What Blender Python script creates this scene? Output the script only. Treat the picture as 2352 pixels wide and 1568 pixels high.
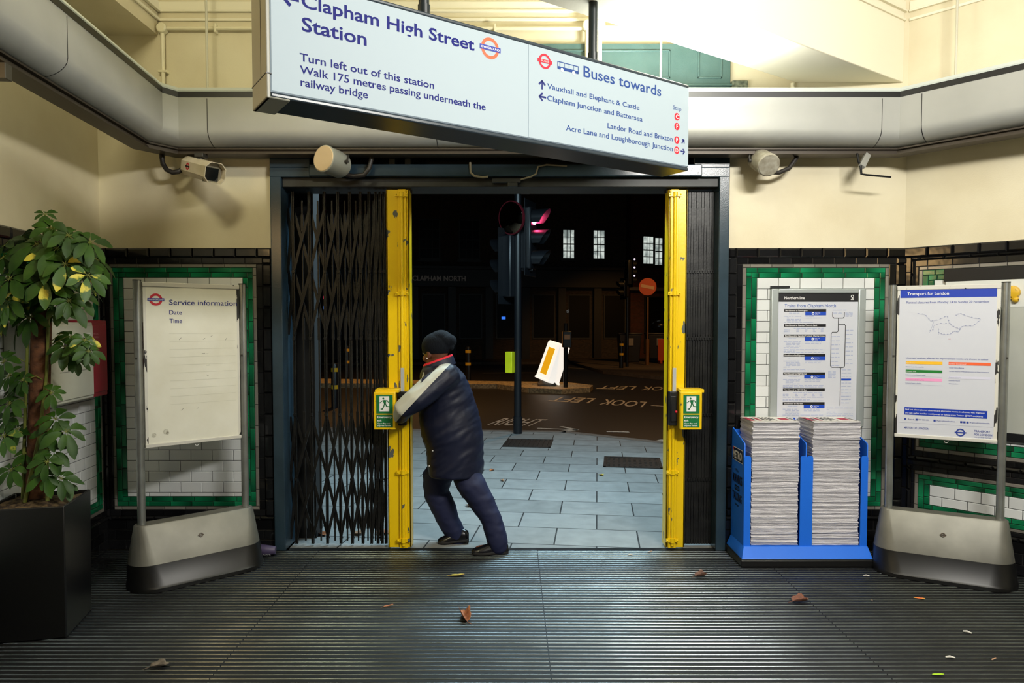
import bpy, bmesh, math, random
from mathutils import Vector as V, Matrix
from math import sin, cos, pi, radians as R
random.seed(7)
for o in list(bpy.data.objects): bpy.data.objects.remove(o)
SC = bpy.context.scene; C = SC.collection

# ---------------- camera ----------------
cam = bpy.data.cameras.new('camera'); cam.lens = 24.49; cam.sensor_width = 36; cam.shift_y = 0.0083
co = bpy.data.objects.new('camera', cam); C.objects.link(co)
co.location = (0, 0, 1.62); co.rotation_euler = (R(90-2.2), 0, 0); SC.camera = co
cam.clip_start = 0.05; cam.clip_end = 200
# ---------------- world, exposure ----------------
SC.view_settings.view_transform = 'Standard'; SC.view_settings.look = 'None'
SC.view_settings.gamma = 1; SC.view_settings.use_curve_mapping = False
SC.view_settings.exposure = 0.0
w = bpy.data.worlds.new('night_sky'); SC.world = w; w.use_nodes = True
w.node_tree.nodes['Background'].inputs[0].default_value = (0.10, 0.07, 0.05, 1)
w.node_tree.nodes['Background'].inputs[1].default_value = 0.012
# ---------------- lights ----------------
def light(name, kind, loc, energy, col, size=None, target=None, spot=None, blend=.5):
    l = bpy.data.lights.new(name, kind); l.energy = energy; l.color = col
    if kind == 'AREA':
        l.shape = 'RECTANGLE'; l.size, l.size_y = size
    elif size: l.shadow_soft_size = size
    if spot: l.spot_size = R(spot); l.spot_blend = blend
    o = bpy.data.objects.new(name, l); C.objects.link(o); o.location = loc
    if target is not None:
        o.rotation_euler = (V(target)-V(loc)).to_track_quat('-Z', 'Y').to_euler()
    return o
# hall ceiling fluorescents (overhead, in front of and behind the camera)
light('hall_lamp_main', 'AREA', (2.0, 0.8, 3.7), 185, (1, .97, .90), (1.4, .3), (1.0, 4.6, 1.5))
light('hall_lamp_overhead', 'AREA', (0.9, 1.9, 4.15), 18, (1, .96, .84), (1.5, .25), (1.0, 2.3, 0))
light('hall_lamp_side', 'AREA', (-1.9, 2.3, 4.2), 24, (1, .93, .62), (.6, .2), (-2.1, 4.4, 1.8))
# warm wall lamp on the left wall of the hall, beside the camera
light('warm_wall_lamp', 'AREA', (-2.49, 2.15, 2.5), 9, (1, .62, .25), (.7, .22), (0, 2.5, 2.4))
# fluorescent uplight behind the hanging sign
light('uplight', 'AREA', (0.98, 4.34, 3.02), 50, (.97, 1, .95), (1.0, .1), (0.95, 4.3, 4.2))
# street: cool canopy light over the forecourt, sodium lamps over the road
light('canopy_lamp', 'AREA', (0.35, 6.3, 3.9), 300, (.60, .86, 1), (3.4, .6), (0.35, 6.9, 0))
light('sodium_lamp_near', 'SPOT', (3.2, 15.0, 7.0), 600, (1, .50, .14), .15, (3.0, 15.6, 0), 120, .6)
light('sodium_lamp_far', 'SPOT', (-3.5, 18.5, 7.0), 650, (1, .48, .13), .15, (-3.4, 18.6, 0), 115, .6)

light('sodium_lamp_corner', 'SPOT', (7.0, 21.0, 7.5), 900, (1, .50, .14), .15, (5.6, 27.2, 1.6), 55, .6)
# ---------------- helpers ----------------
def lin(r, g, b):
    f = lambda c: (c/255/12.92) if c/255 <= .04045 else ((c/255+.055)/1.055)**2.4
    return (f(r), f(g), f(b), 1)
_m = {}
def mat(name, col, rough=.5, metal=0, col2=None, ns=6, thr=None, bump=0, bs=60, emis=0, spec=None, stretch=None, coat=0):
    """principled surface: col (sRGB 0-255), optional second colour mixed by noise, optional bump"""
    if name in _m: return _m[name]
    m = bpy.data.materials.new(name); m.use_nodes = True; nt = m.node_tree; N = nt.nodes; L = nt.links
    p = N['Principled BSDF']; c = lin(*col)
    p.inputs['Base Color'].default_value = c; p.inputs['Roughness'].default_value = rough; p.inputs['Metallic'].default_value = metal
    if spec is not None: p.inputs['Specular IOR Level'].default_value = spec
    if coat: p.inputs['Coat Weight'].default_value = coat; p.inputs['Coat Roughness'].default_value = .08
    tc = N.new('ShaderNodeTexCoord'); src = tc.outputs['Object']
    if stretch:
        mp = N.new('ShaderNodeMapping'); mp.inputs['Scale'].default_value = stretch; L.new(src, mp.inputs[0]); src = mp.outputs[0]
    if col2:
        n = N.new('ShaderNodeTexNoise'); n.inputs['Scale'].default_value = ns; n.inputs['Detail'].default_value = 5; L.new(src, n.inputs['Vector'])
        r = N.new('ShaderNodeValToRGB'); a, b = thr if thr else (.35, .65)
        r.color_ramp.elements[0].position = a; r.color_ramp.elements[1].position = b
        r.color_ramp.elements[0].color = c; r.color_ramp.elements[1].color = lin(*col2)
        L.new(n.outputs[0], r.inputs[0]); L.new(r.outputs[0], p.inputs['Base Color'])
    if bump:
        n = N.new('ShaderNodeTexNoise'); n.inputs['Scale'].default_value = bs; n.inputs['Detail'].default_value = 4; L.new(src, n.inputs['Vector'])
        bn = N.new('ShaderNodeBump'); bn.inputs['Strength'].default_value = bump; bn.inputs['Distance'].default_value = .004
        L.new(n.outputs[0], bn.inputs['Height']); L.new(bn.outputs[0], p.inputs['Normal'])
    if emis:
        p.inputs['Emission Color'].default_value = c; p.inputs['Emission Strength'].default_value = emis
    _m[name] = m; return m
def tint_mat(name, rough, bump=0):
    """glazed tile whose glaze shade is stored per tile in the mesh"""
    m = bpy.data.materials.new(name); m.use_nodes = True; nt = m.node_tree; p = nt.nodes['Principled BSDF']
    a = nt.nodes.new('ShaderNodeAttribute'); a.attribute_name = 'tint'; nt.links.new(a.outputs['Color'], p.inputs['Base Color'])
    p.inputs['Roughness'].default_value = rough
    if bump:
        n = nt.nodes.new('ShaderNodeTexNoise'); n.inputs['Scale'].default_value = 9
        tc = nt.nodes.new('ShaderNodeTexCoord'); nt.links.new(tc.outputs['Object'], n.inputs['Vector'])
        bn = nt.nodes.new('ShaderNodeBump'); bn.inputs['Strength'].default_value = bump; bn.inputs['Distance'].default_value = .01
        nt.links.new(n.outputs[0], bn.inputs['Height']); nt.links.new(bn.outputs[0], p.inputs['Normal'])
    return m

class B:
    """collects shapes; every shape uses the current material index mi and tint"""
    def __init__(s): s.bm = bmesh.new(); s.mi = 0; s.tint = None; s.cl = None
    def face(s, pts, tints=None):
        vs = [p if isinstance(p, bmesh.types.BMVert) else s.bm.verts.new(p) for p in pts]
        try: f = s.bm.faces.new(vs)
        except ValueError: return None
        f.material_index = s.mi
        t = tints or ([s.tint]*len(vs) if s.tint else None)
        if t:
            if s.cl is None: s.cl = s.bm.loops.layers.float_color.new('tint')
            for l, c in zip(f.loops, t): l[s.cl] = c
        return f
    def hexa(s, p):  # 8 points: bottom 0-3 ccw, top 4-7
        v = [s.bm.verts.new(q) for q in p]
        for q in ((3,2,1,0),(4,5,6,7),(0,1,5,4),(1,2,6,5),(2,3,7,6),(3,0,4,7)): s.face([v[i] for i in q])
    def bx(s, x0, x1, y0, y1, z0, z1):
        s.hexa([(x0,y0,z0),(x1,y0,z0),(x1,y1,z0),(x0,y1,z0),(x0,y0,z1),(x1,y0,z1),(x1,y1,z1),(x0,y1,z1)])
    def fr(s, F, a, b, c):  # box in frame F = (origin, ex, ey, ez)
        o, ex, ey, ez = F; q = lambda i,j,k: o+ex*i+ey*j+ez*k
        (a0,a1),(b0,b1),(c0,c1) = a, b, c
        s.hexa([q(a0,b0,c0),q(a1,b0,c0),q(a1,b1,c0),q(a0,b1,c0),q(a0,b0,c1),q(a1,b0,c1),q(a1,b1,c1),q(a0,b1,c1)])
    def loft(s, rings, cap=True, close=True):
        rv = [[s.bm.verts.new(p) for p in r] for r in rings]; n = len(rv[0])
        for a, b in zip(rv, rv[1:]):
            for i in range(n if close else n-1):
                j = (i+1) % n; s.face([a[i], a[j], b[j], b[i]])
        if cap: s.face(list(reversed(rv[0]))); s.face(rv[-1])
    def tube(s, pts, r, n=10, cap=True):
        pts = [V(p) for p in pts]; rs = r if isinstance(r, (list, tuple)) else [r]*len(pts)
        rings = []; up = None
        for i, p in enumerate(pts):
            t = (pts[min(i+1,len(pts)-1)]-pts[max(i-1,0)]).normalized()
            if up is None: up = V((0,0,1)) if abs(t.z) < .9 else V((1,0,0))
            a = t.cross(up).normalized(); b = a.cross(t).normalized(); up = b
            rings.append([p+a*rs[i]*cos(2*pi*k/n)-b*rs[i]*sin(2*pi*k/n)*-1 for k in range(n)])
        s.loft(rings, cap)
    def cyl(s, p0, p1, r0, r1=None, n=20): s.tube([p0, p1], [r0, r0 if r1 is None else r1], n)
    def lathe(s, base, prof, n=24, ax=V((0,0,1))):
        a = ax.orthogonal().normalized(); b = ax.cross(a); base = V(base)
        s.loft([[base+ax*z+(a*cos(2*pi*k/n)+b*sin(2*pi*k/n))*r for k in range(n)] for r, z in prof])
    def prism(s, poly, d):
        d = V(d); a = [s.bm.verts.new(p) for p in poly]; b = [s.bm.verts.new(V(p)+d) for p in poly]; n = len(a)
        s.face(list(reversed(a))); s.face(b)
        for i in range(n): s.face([a[i], a[(i+1)%n], b[(i+1)%n], b[i]])
    def ball(s, c, r, n=16, m=10, M=None):
        c = V(c); r = r if isinstance(r, (tuple, list)) else (r, r, r); rings = []
        for i in range(m+1):
            t = pi*(i+.0)/m; t = min(max(t, .02), pi-.02)
            q = [V((r[0]*sin(t)*cos(2*pi*k/n), r[1]*sin(t)*sin(2*pi*k/n), -r[2]*cos(t))) for k in range(n)]
            rings.append([c+(M @ v if M else v) for v in q])
        s.loft(rings)
    def ring(s, c, ex, ey, r0, r1, d, n=32, a0=0, a1=2*pi):  # flat annulus with thickness vector d
        c = V(c); d = V(d); full = abs(a1-a0-2*pi) < 1e-6; k = n if full else n+1
        A = [a0+(a1-a0)*i/n for i in range(k)]
        P = lambda r, t, z: c+ex*r*cos(t)+ey*r*sin(t)+d*z
        prof = [(r0,0),(r1,0),(r1,1),(r0,1)]
        rv = [[s.bm.verts.new(P(r,t,z)) for r, z in prof] for t in A]
        for i in range(n):
            a, b = rv[i], rv[(i+1) % k]
            for j in range(4): s.face([a[j], a[(j+1)%4], b[(j+1)%4], b[j]])
    def addmesh(s, me, M):
        vs = [s.bm.verts.new(M @ v.co) for v in me.vertices]
        for p in me.polygons: s.face([vs[i] for i in p.vertices])
    def make(s, name, mats, parent=None, bevel=0, angle=35, loc=None, smooth=True, seg=2):
        me = bpy.data.meshes.new(name); bmesh.ops.recalc_face_normals(s.bm, faces=s.bm.faces) if s.cl is None else None
        s.bm.to_mesh(me); s.bm.free()
        for m in (mats if isinstance(mats, (list, tuple)) else [mats]): me.materials.append(m)
        o = bpy.data.objects.new(name, me); C.objects.link(o)
        if smooth: me.shade_smooth(); me.set_sharp_from_angle(angle=R(angle))
        if bevel:
            b = o.modifiers.new('bevel', 'BEVEL'); b.width = bevel; b.segments = seg; b.limit_method = 'ANGLE'; b.angle_limit = R(40); b.harden_normals = False
        if parent: setp(o, parent)
        elif loc is not None:
            me.transform(Matrix.Translation(-V(loc))); o.location = loc
        return o
def setp(o, parent):
    o.parent = parent     # vertices are in world space, so a part only cancels its root's location
    if parent.parent is None: o.matrix_parent_inverse = Matrix.Translation(-parent.location)
def tag(o, label=None, cat=None, group=None, kind=None):
    if label: o['label'] = label
    if cat: o['category'] = cat
    if group: o['group'] = group
    if kind: o['kind'] = kind
    return o
def thing(name, loc, label, cat, group=None):
    o = bpy.data.objects.new(name, None); C.objects.link(o); o.location = loc; o.empty_display_size = .1
    return tag(o, label, cat, group)
def struct(o): o['kind'] = 'structure'; return o
# lettering ------------------------------------------------------------
_tc = {}
def text_mesh(body, bold=0):
    k = (body, bold)
    if k in _tc: return _tc[k]
    cu = bpy.data.curves.new('lettering', 'FONT'); cu.body = body; cu.size = 1; cu.offset = bold; cu.resolution_u = 3
    o = bpy.data.objects.new('lettering', cu); C.objects.link(o)
    dg = bpy.context.evaluated_depsgraph_get(); me = bpy.data.meshes.new_from_object(o.evaluated_get(dg))
    bpy.data.objects.remove(o); bpy.data.curves.remove(cu)
    xs = [v.co.x for v in me.vertices] or [0, 1]
    _tc[k] = (me, min(xs), max(xs)); return _tc[k]
_cap = max(v.co.y for v in text_mesh('H')[0].vertices)
def write(b, F, x, z, body, h, width=None, bold=0, right=False):
    """letters on frame F (origin, ex, ez, normal): baseline-left at (x, z), cap height h"""
    o, ex, ez, n = F; me, x0, x1 = text_mesh(body, bold)
    sy = h/_cap; sx = sy if width is None else width/(x1-x0)
    if right: x = x-(x1-x0)*sx
    for_ = lambda q: o+ex*(x+(q.x-x0)*sx)+ez*(z+q.y*sy)
    vs = [b.bm.verts.new(for_(v.co)) for v in me.vertices]
    for p in me.polygons: b.face([vs[i] for i in p.vertices])
def letters(par, name, m, F, rows):
    for (x, z, s, h, wd, bo) in rows:
        b = B(); write(b, F, x, z, s, h, wd, bo); b.make(name, m, par)
def rect(b, F, x0, x1, z0, z1):
    o, ex, ez, n = F; b.face([o+ex*x0+ez*z0, o+ex*x1+ez*z0, o+ex*x1+ez*z1, o+ex*x0+ez*z1])
def shape(b, F, pts):
    o, ex, ez, n = F; b.face([o+ex*x+ez*z for x, z in pts])
def disc(b, F, x, z, r, n=28): shape(b, F, [(x+r*cos(2*pi*i/n), z+r*sin(2*pi*i/n)) for i in range(n)])
def annulus(b, F, x, z, r0, r1, n=36):
    o, ex, ez, nn = F; P = lambda r, i: o+ex*(x+r*cos(2*pi*i/n))+ez*(z+r*sin(2*pi*i/n))
    a = [b.bm.verts.new(P(r0,i)) for i in range(n)]; c = [b.bm.verts.new(P(r1,i)) for i in range(n)]
    for i in range(n): b.face([a[i], c[i], c[(i+1)%n], a[(i+1)%n]])
def stroke(b, F, pts, wd):
    o, ex, ez, n = F
    for (x0,z0),(x1,z1) in zip(pts, pts[1:]):
        d = V((x1-x0, z1-z0)); L = d.length
        if L < 1e-6: continue
        d /= L; q = V((-d.y, d.x))*wd/2; e = d*wd*.3
        shape(b, F, [(x0-e.x+q.x,z0-e.y+q.y),(x0-e.x-q.x,z0-e.y-q.y),(x1+e.x-q.x,z1+e.y-q.y),(x1+e.x+q.x,z1+e.y+q.y)])
def lift(F, d): return (F[0]+F[3]*d, F[1], F[2], F[3])
def arrow(b, F, x, z, s, ang, wd=None):
    wd = wd or s*.2; c, sn = cos(ang), sin(ang); P = lambda u, v: (x+u*c-v*sn, z+u*sn+v*c)
    stroke(b, F, [P(-s/2,0), P(s/2-wd*.4,0)], wd); stroke(b, F, [P(s*.02,s*.42), P(s/2-wd*.3,0), P(s*.02,-s*.42)], wd)
def remeshed(b, voxel, smooth=0, fac=.5):
    """one continuous skin over overlapping volumes"""
    me = bpy.data.meshes.new('skin'); bmesh.ops.recalc_face_normals(b.bm, faces=b.bm.faces); b.bm.to_mesh(me); b.bm.free()
    o = bpy.data.objects.new('skin', me); C.objects.link(o)
    r = o.modifiers.new('r', 'REMESH'); r.mode = 'VOXEL'; r.voxel_size = voxel
    if smooth: q = o.modifiers.new('s', 'SMOOTH'); q.iterations = smooth; q.factor = fac
    dg = bpy.context.evaluated_depsgraph_get(); out = bpy.data.meshes.new_from_object(o.evaluated_get(dg))
    bpy.data.objects.remove(o); bpy.data.meshes.remove(me); return out
def link_mesh(name, me, mats, parent=None):
    me.name = name; me.materials.clear()
    for m in mats: me.materials.append(m)
    o = bpy.data.objects.new(name, me); C.objects.link(o); me.shade_smooth()
    if parent: setp(o, parent)
    return o
X, Y_, Z = V((1,0,0)), V((0,1,0)), V((0,0,1))
BLUE = mat('print_blue', (20, 40, 150), .45); NAVY_INK = mat('print_navy', (44, 72, 136), .6, spec=.2)
RED = mat('print_red', (205, 30, 55), .4); ORANGE = mat('print_orange', (232, 92, 50), .4); WHITE = mat('print_white', (236, 236, 236), .45)
BLACK = mat('print_black', (20, 20, 24), .45)

# =====================================================================
# SETTING
# =====================================================================
D = 4.95                       # plane of the gate wall
CREAM = mat('cream_paint', (226, 217, 188), .5, col2=(216, 205, 174), ns=2.2, bump=.15, bs=140)
CEIL = mat('cream_ceiling_paint', (236, 230, 208), .55, bump=.1, bs=60)
TEAL = mat('teal_gloss_paint', (84, 112, 108), .28, col2=(74, 102, 98), ns=5, bump=.25, bs=120)
JAMB = mat('dark_teal_gloss_paint', (44, 62, 74), .22, col2=(36, 52, 62), ns=4, bump=.12, bs=150)
DARKP = mat('dark_track_paint', (40, 44, 44), .5, col2=(30, 30, 30), ns=8)
VOID = mat('void_shade_black', (12, 12, 12), .8)  # near-black colour standing in for the shade inside openings
RUBBER = mat('ribbed_black_matting', (15, 15, 18), .5, col2=(10, 10, 12), ns=30, bump=.3, bs=400)
ALU = mat('worn_aluminium', (112, 120, 124), .24, .95, col2=(92, 98, 100), ns=5)
# floor: sunken ribbed matting with aluminium tread strips in panels
b = B(); b.bx(-4.2, 5.4, -3.2, 4.93, -.12, -.004); floor = struct(b.make('floor', RUBBER, smooth=False))
b = B(); SEAMS = [-4.2, -2.94, -1.38, .18, 1.735, 3.3, 5.4]
y = 4.915
while y > -3.1:
    for a, c in zip(SEAMS, SEAMS[1:]):
        j = random.uniform(-.0012, .0012); e = .0025
        x0, x1 = a+e, c-e; yy = y-.0165+j
        b.loft([[(x, yy+.0155*q, -.0045*(2*q-1)**2*(1+.6*(2*q-1)**2)) for q in (0,.1,.25,.4,.5,.6,.75,.9,1)] for x in (x0, x1)])
    y -= .0396
struct(b.make('tread_strips', ALU, floor, angle=70))
b = B(); b.bx(-1.6, 1.46, 4.93, 4.972, -.12, 0); struct(b.make('threshold', mat('threshold_metal', (70, 74, 76), .4, .7, col2=(50,50,50), ns=9), floor))

# walls
WL = lambda t: V((-2.913+.12*t, D-t, 0))        # left wall, t = metres towards the camera
WR = lambda t: V((2.777+.95*t, D-t, 0))         # right wall
b = B()
b.bx(-3.2, -1.69, D, D+.25, -.05, 4.4); b.bx(1.52, 3.1, D, D+.25, -.05, 4.4); b.bx(-1.69, 1.52, D, D+.25, 2.84, 4.4)
struct(b.make('wall_back', CREAM, smooth=False))
b = B(); b.bx(-4.5, -1.475, 5.2, 5.36, -.1, 4.4); b.bx(1.50, 4.5, 5.2, 5.36, -.1, 4.4); struct(b.make('wall_outer', mat('dark_outer_render', (16, 16, 16), .8), smooth=False))
def wall(name, p, q, out):
    b = B(); n = V(out)*.2; P = [p, q, q+n, p+n]
    b.hexa([v+V((0,0,-.05)) for v in P]+[v+V((0,0,4.4)) for v in P]); return struct(b.make(name, CREAM, smooth=False))
wall('wall_left', WL(-.1), WL(8.1), (-1, 0, 0))
wall('wall_right', WR(-.1), WR(2.6), (1, .2, 0))
wall('wall_side', V((5.2, 2.4, 0)), V((5.2, -3.1, 0)), (1, 0, 0))
b = B(); b.bx(-3.3, 5.6, -3.4, 5.25, 4.4, 4.6); struct(b.make('ceiling', CEIL, smooth=False))
# beams under the ceiling
b = B(); b.hexa([V(p) for p in ((-3.0,1.5,3.63),(-2.46,1.5,3.63),(-2.474,4.95,3.63),(-3.0,4.95,3.63),(-3.0,1.5,4.41),(-2.46,1.5,4.41),(-2.474,4.95,4.41),(-3.0,4.95,4.41))])
struct(b.make('beam_left', CREAM, smooth=False))
f0 = V((2.80, 4.987, 0)); d = V((-1.86, -1.25, 0)).normalized(); nb = V((-1.25*.83, 1.86*.83, 0)).normalized()
# soffit runs from the right-hand corner diagonally over the hanging sign
b = B(); L = 4.6; P = [f0, V((1.90, 4.96, 0)), V((.134, 3.699, 0))+d*2.2, f0+d*L]
P = [V((2.743,4.95,0)), V((2.743,4.95,0))+d*L, V((1.99,4.95,0))+d*(L-.3), V((1.99,4.95,0))]
b.hexa([v+Z*3.303 for v in P]+[v+Z*4.41 for v in P]); struct(b.make('beam_right', CEIL, bevel=.006))
# cornice mouldings
b = B()
for z0, z1, pr in ((3.725, 3.745, .012), (3.785, 3.80, .02), (3.80, 3.86, .008)):
    b.bx(-2.47, 1.99, D-pr, D+.01, z0, z1)
    nn = V((-1, .12, 0)).normalized()*-1
    o = V((2.743,4.95,0)); fn = V((d.y, -d.x, 0)); fn = fn if fn.y < 0 else -fn
    b.fr((o, d, fn, Z), (0, 4.4), (-.01, pr), (z0, z1))
    o = WR(0); e = V((.95,-1,0)).normalized(); fn2 = V((-1,-.95,0)).normalized()
    b.fr((o, e, fn2, Z), (0, 3), (-.01, pr), (z0, z1))
    b.bx(-2.47, -2.465+pr, 1.5, 4.95, z0, z1)
struct(b.make('cornice', CEIL, bevel=.003))

# glazed tile dado ------------------------------------------------------
GROUT = mat('tile_grout', (50, 48, 46), .8)
TB = tint_mat('glazed_tile', .13, .12)
TW = tint_mat('glazed_white_tile', .22, .05)
def tile(b, F, u0, u1, z0, z1, kind, pr=.006, ch=.0025, horiz=True):
    o, ex, ez, n = F; g = .0017; u0 += g; u1 -= g; z0 += g; z1 -= g
    if u1-u0 < .004 or z1-z0 < .004: return
    q = lambda u, z, p: o+ex*u+ez*z+n*p; k = random.random
    if kind == 'black': v = .004+.007*k(); T = [(v, v*1.02, v*1.12, 1)]*4; b.mi = 1
    elif kind == 'taupe': v = .16+.09*k(); T = [(v, v*.93, v*.80, 1)]*4; b.mi = 1
    elif kind == 'white': v = .68+.10*k(); T = [(v*.97, v, v, 1)]*4; b.mi = 2
    else:
        a, c = (.25+.5*k(), .75+.9*k()); a, c = (a, c) if k() < .5 else (c, a)
        G = lambda s: (.006*s, .155*s, .062*s, 1)
        T = [G(a), G(c), G(c), G(a)] if horiz else [G(a), G(a), G(c), G(c)]; b.mi = 1
    fr = [(u0+ch,z0+ch),(u1-ch,z0+ch),(u1-ch,z1-ch),(u0+ch,z1-ch)]; ou = [(u0,z0),(u1,z0),(u1,z1),(u0,z1)]
    fv = [b.bm.verts.new(q(u,z,pr)) for u,z in fr]; ov = [b.bm.verts.new(q(u,z,pr-ch)) for u,z in ou]; bv = [b.bm.verts.new(q(u,z,0)) for u,z in ou]
    b.face(fv, T)
    for i in range(4):
        j = (i+1)%4
        b.face([ov[i],ov[j],fv[j],fv[i]], [T[i],T[j],T[j],T[i]]); b.face([bv[i],bv[j],ov[j],ov[i]], [T[i],T[j],T[j],T[i]])
def run(b, F, u0, u1, z0, z1, kind, horiz, off=0, L=.152, **k):
    a0, a1 = (u0, u1) if horiz else (z0, z1); a = a0
    cut = a0+(L*off if off else L)
    while a < a1-.003:
        c = min(cut, a1)
        if a1-c < .02: c = a1
        if horiz: tile(b, F, a, c, z0, z1, kind, horiz=True, **k)
        else: tile(b, F, u0, u1, a, c, kind, horiz=False, **k)
        a = c; cut = c+L
def framed(b, F, u0, u1, z0, z1, layers, field=True):
    """nested borders of tiles; layer = (kind, left, right, top, bottom, proud)"""
    for i, (kind, l, r, t, bt, pr) in enumerate(layers):
        k = dict(pr=pr, ch=.0025 if pr < .015 else .010)
        if t: run(b, F, u0, u1, z1-t, z1, kind, True, off=(.5 if i % 2 else .35), **k)
        if bt: run(b, F, u0, u1, z0, z0+bt, kind, True, off=(.5 if i % 2 else .35), **k)
        if l: run(b, F, u0, u0+l, z0+bt, z1-t, kind, False, off=(.5 if i % 2 else .35), **k)
        if r: run(b, F, u1-r, u1, z0+bt, z1-t, kind, False, off=(.45 if i % 2 else .8), **k)
        u0 += l; u1 -= r; z0 += bt; z1 -= t
    if field:
        z = z1; i = 0
        while z > z0+.003:
            c = max(z-.0765, z0); run(b, F, u0, u1, c, z, 'white', True, off=(.5 if i % 2 else 1)); z = c; i += 1
    return u0, u1, z0, z1
TM = [GROUT, TB, TW]
n0 = V((0,-1,0))
# trim_1: left of the gates
FL = (V((-2.913, D-.012, 0)), X, Z, n0); b = B(); b.bx(-2.913, -1.692, D-.012, D, 0, 2.15)
framed(b, FL, 0, 1.221, .215, 2.15, [('black',.040,.068,.068,.028,.022),('black',.030,.045,.045,.045,.006),('taupe',.022,.025,.025,.025,.006),('green',.040,.036,.035,.035,.006),('green',.035,.036,.035,.035,.006)])
for i in range(3): run(b, FL, 0, 1.221, .0717*i, .0717*(i+1), 'black', True, off=.5*(i%2))
struct(b.make('trim_1', TM, smooth=False))
# trim_2: right of the gates
FR_ = (V((1.523, D-.012, 0)), X, Z, n0); b = B(); b.bx(1.523, 2.777, D-.012, D, 0, 2.15)
framed(b, FR_, 0, 1.254, .215, 2.15, [('black',.065,.070,.068,.028,.022),('black',.040,.045,.045,.045,.006),('taupe',.026,.026,.026,.025,.006),('green',.038,.038,.036,.035,.006),('green',.038,.038,.036,.035,.006)])
for i in range(3): run(b, FR_, 0, 1.254, .0717*i, .0717*(i+1), 'black', True, off=.5*(i%2))
struct(b.make('trim_2', TM, smooth=False))
# trim_3: left wall
e = V((.12,-1,0)).normalized(); n = V((1,.12,0)).normalized(); FW = (WL(0)+n*.012, e, Z, n); b = B()
b.fr((WL(0), e, n, Z), (0, 3.2), (-.002, .012), (0, 2.15))
framed(b, FW, 0, 3.2, .215, 2.15, [('black',.035,.06,.068,.028,.022),('black',.03,.04,.045,.045,.006),('taupe',.02,.02,.025,.025,.006),('green',.040,.036,.035,.035,.006),('green',.04,.036,.035,.035,.006)])
for i in range(3): run(b, FW, 0, 3.2, .0717*i, .0717*(i+1), 'black', True, off=.5*(i%2))
struct(b.make('trim_3', TM, smooth=False))
# trim_4: right wall, upper and lower panels
e = V((.95,-1,0)).normalized(); n = V((-1,-.95,0)).normalized(); FRW = (WR(0)+n*.012, e, Z, n); b = B()
b.fr((WR(0), e, n, Z), (0, 2.4), (-.002, .012), (0, 2.15))
run(b, FRW, 0, .05, 0, 2.08, 'black', False); run(b, FRW, 0, 2.4, 2.08, 2.15, 'black', True, pr=.022, ch=.01)
lay = lambda: [('black',.025,.025,.022,.028,.02),('black',.024,.024,.045,.04,.006),('taupe',.024,.024,.026,.028,.006),('green',.036,.036,.036,.036,.006),('green',.036,.036,.036,.036,.006)]
framed(b, FRW, .05, 2.4, .66, 2.08, lay()); run(b, FRW, .05, 2.4, .625, .66, 'black', True)
framed(b, FRW, .05, 2.4, .215, .625, [('black',.025,.025,.001,.028,.02),('black',.024,.024,.035,.03,.006),('taupe',.024,.024,.026,.022,.006),('green',.036,.036,.032,.032,.006),('green',.036,.036,.032,.032,.006)])
for i in range(3): run(b, FRW, .05, 2.4, .0717*i, .0717*(i+1), 'black', True, off=.5*(i%2))
struct(b.make('trim_4', TM, smooth=False))

# door surround (painted timber and steel) ------------------------------
ds = struct(bpy.data.objects.new('door_1', None)); C.objects.link(ds)
b = B(); b.bx(-1.69, -1.613, D-.05, D+.27, 0, 2.70); struct(b.make('jamb', JAMB, ds, bevel=.006))
b = B(); b.bx(1.448, 1.52, D-.05, D+.27, 0, 2.70); struct(b.make('jamb', JAMB, ds, bevel=.006))
b = B(); b.bx(-1.69, -1.41, D-.052, D+.1, 2.638, 2.705); b.bx(1.32, 1.52, D-.052, D+.1, 2.638, 2.705)
b.bx(-1.69, -1.41, D-.05, D+.1, 2.705, 2.86); b.bx(1.27, 1.52, D-.05, D+.1, 2.705, 2.86); struct(b.make('corner_block', JAMB, ds, bevel=.004))
b = B(); b.bx(-1.41, 1.32, D-.075, D+.06, 2.640, 2.722); struct(b.make('header_beam', JAMB, ds, bevel=.006))
b = B(); b.bx(-1.613, 1.448, D-.02, D+.25, 2.575, 2.64); struct(b.make('gate_track', DARKP, ds, bevel=.004))
b = B(); b.bx(-1.41, 1.27, D+.12, D+.25, 2.70, 2.87); struct(b.make('lintel_recess', VOID, ds))  # black block paints in the darkness of the void above the header
b = B()
for x in (-1.36, -.84, -.73, .62, .73, 1.2): b.bx(x-.02, x+.02, D-.03, D+.1, 2.72, 2.85)
b.cyl((-1.41, D, 2.815), (1.27, D, 2.815), .016)
struct(b.make('track_bracket', DARKP, ds))
# fascia above the doorway
b = B(); b.bx(-1.69, 1.52, D-.035, D+.02, 2.86, 3.56); b.bx(-1.71, 1.54, D-.055, D+.02, 3.265, 3.28)
F = (V((0, D-.035, 0)), X, Z, n0)
def mould(b, x0, x1, z0, z1, wd=.012):
    for a in ((x0,x1,z0,z0+wd),(x0,x1,z1-wd,z1),(x0,x0+wd,z0,z1),(x1-wd,x1,z0,z1)): b.bx(a[0],a[1],D-.044,D-.03,a[2],a[3])
for x0, x1 in ((-1.6,-.42),(-.3,1.10),(1.29,1.46)): mould(b, x0, x1, 3.32, 3.515)
struct(b.make('fascia', TEAL, ds, bevel=.003))
b = B(); b.bx(.9, 1.14, D-.04, D-.02, 3.225, 3.265); struct(b.make('fascia_slot', VOID, ds))  # solid black block in place of an opening that is dark inside
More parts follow.
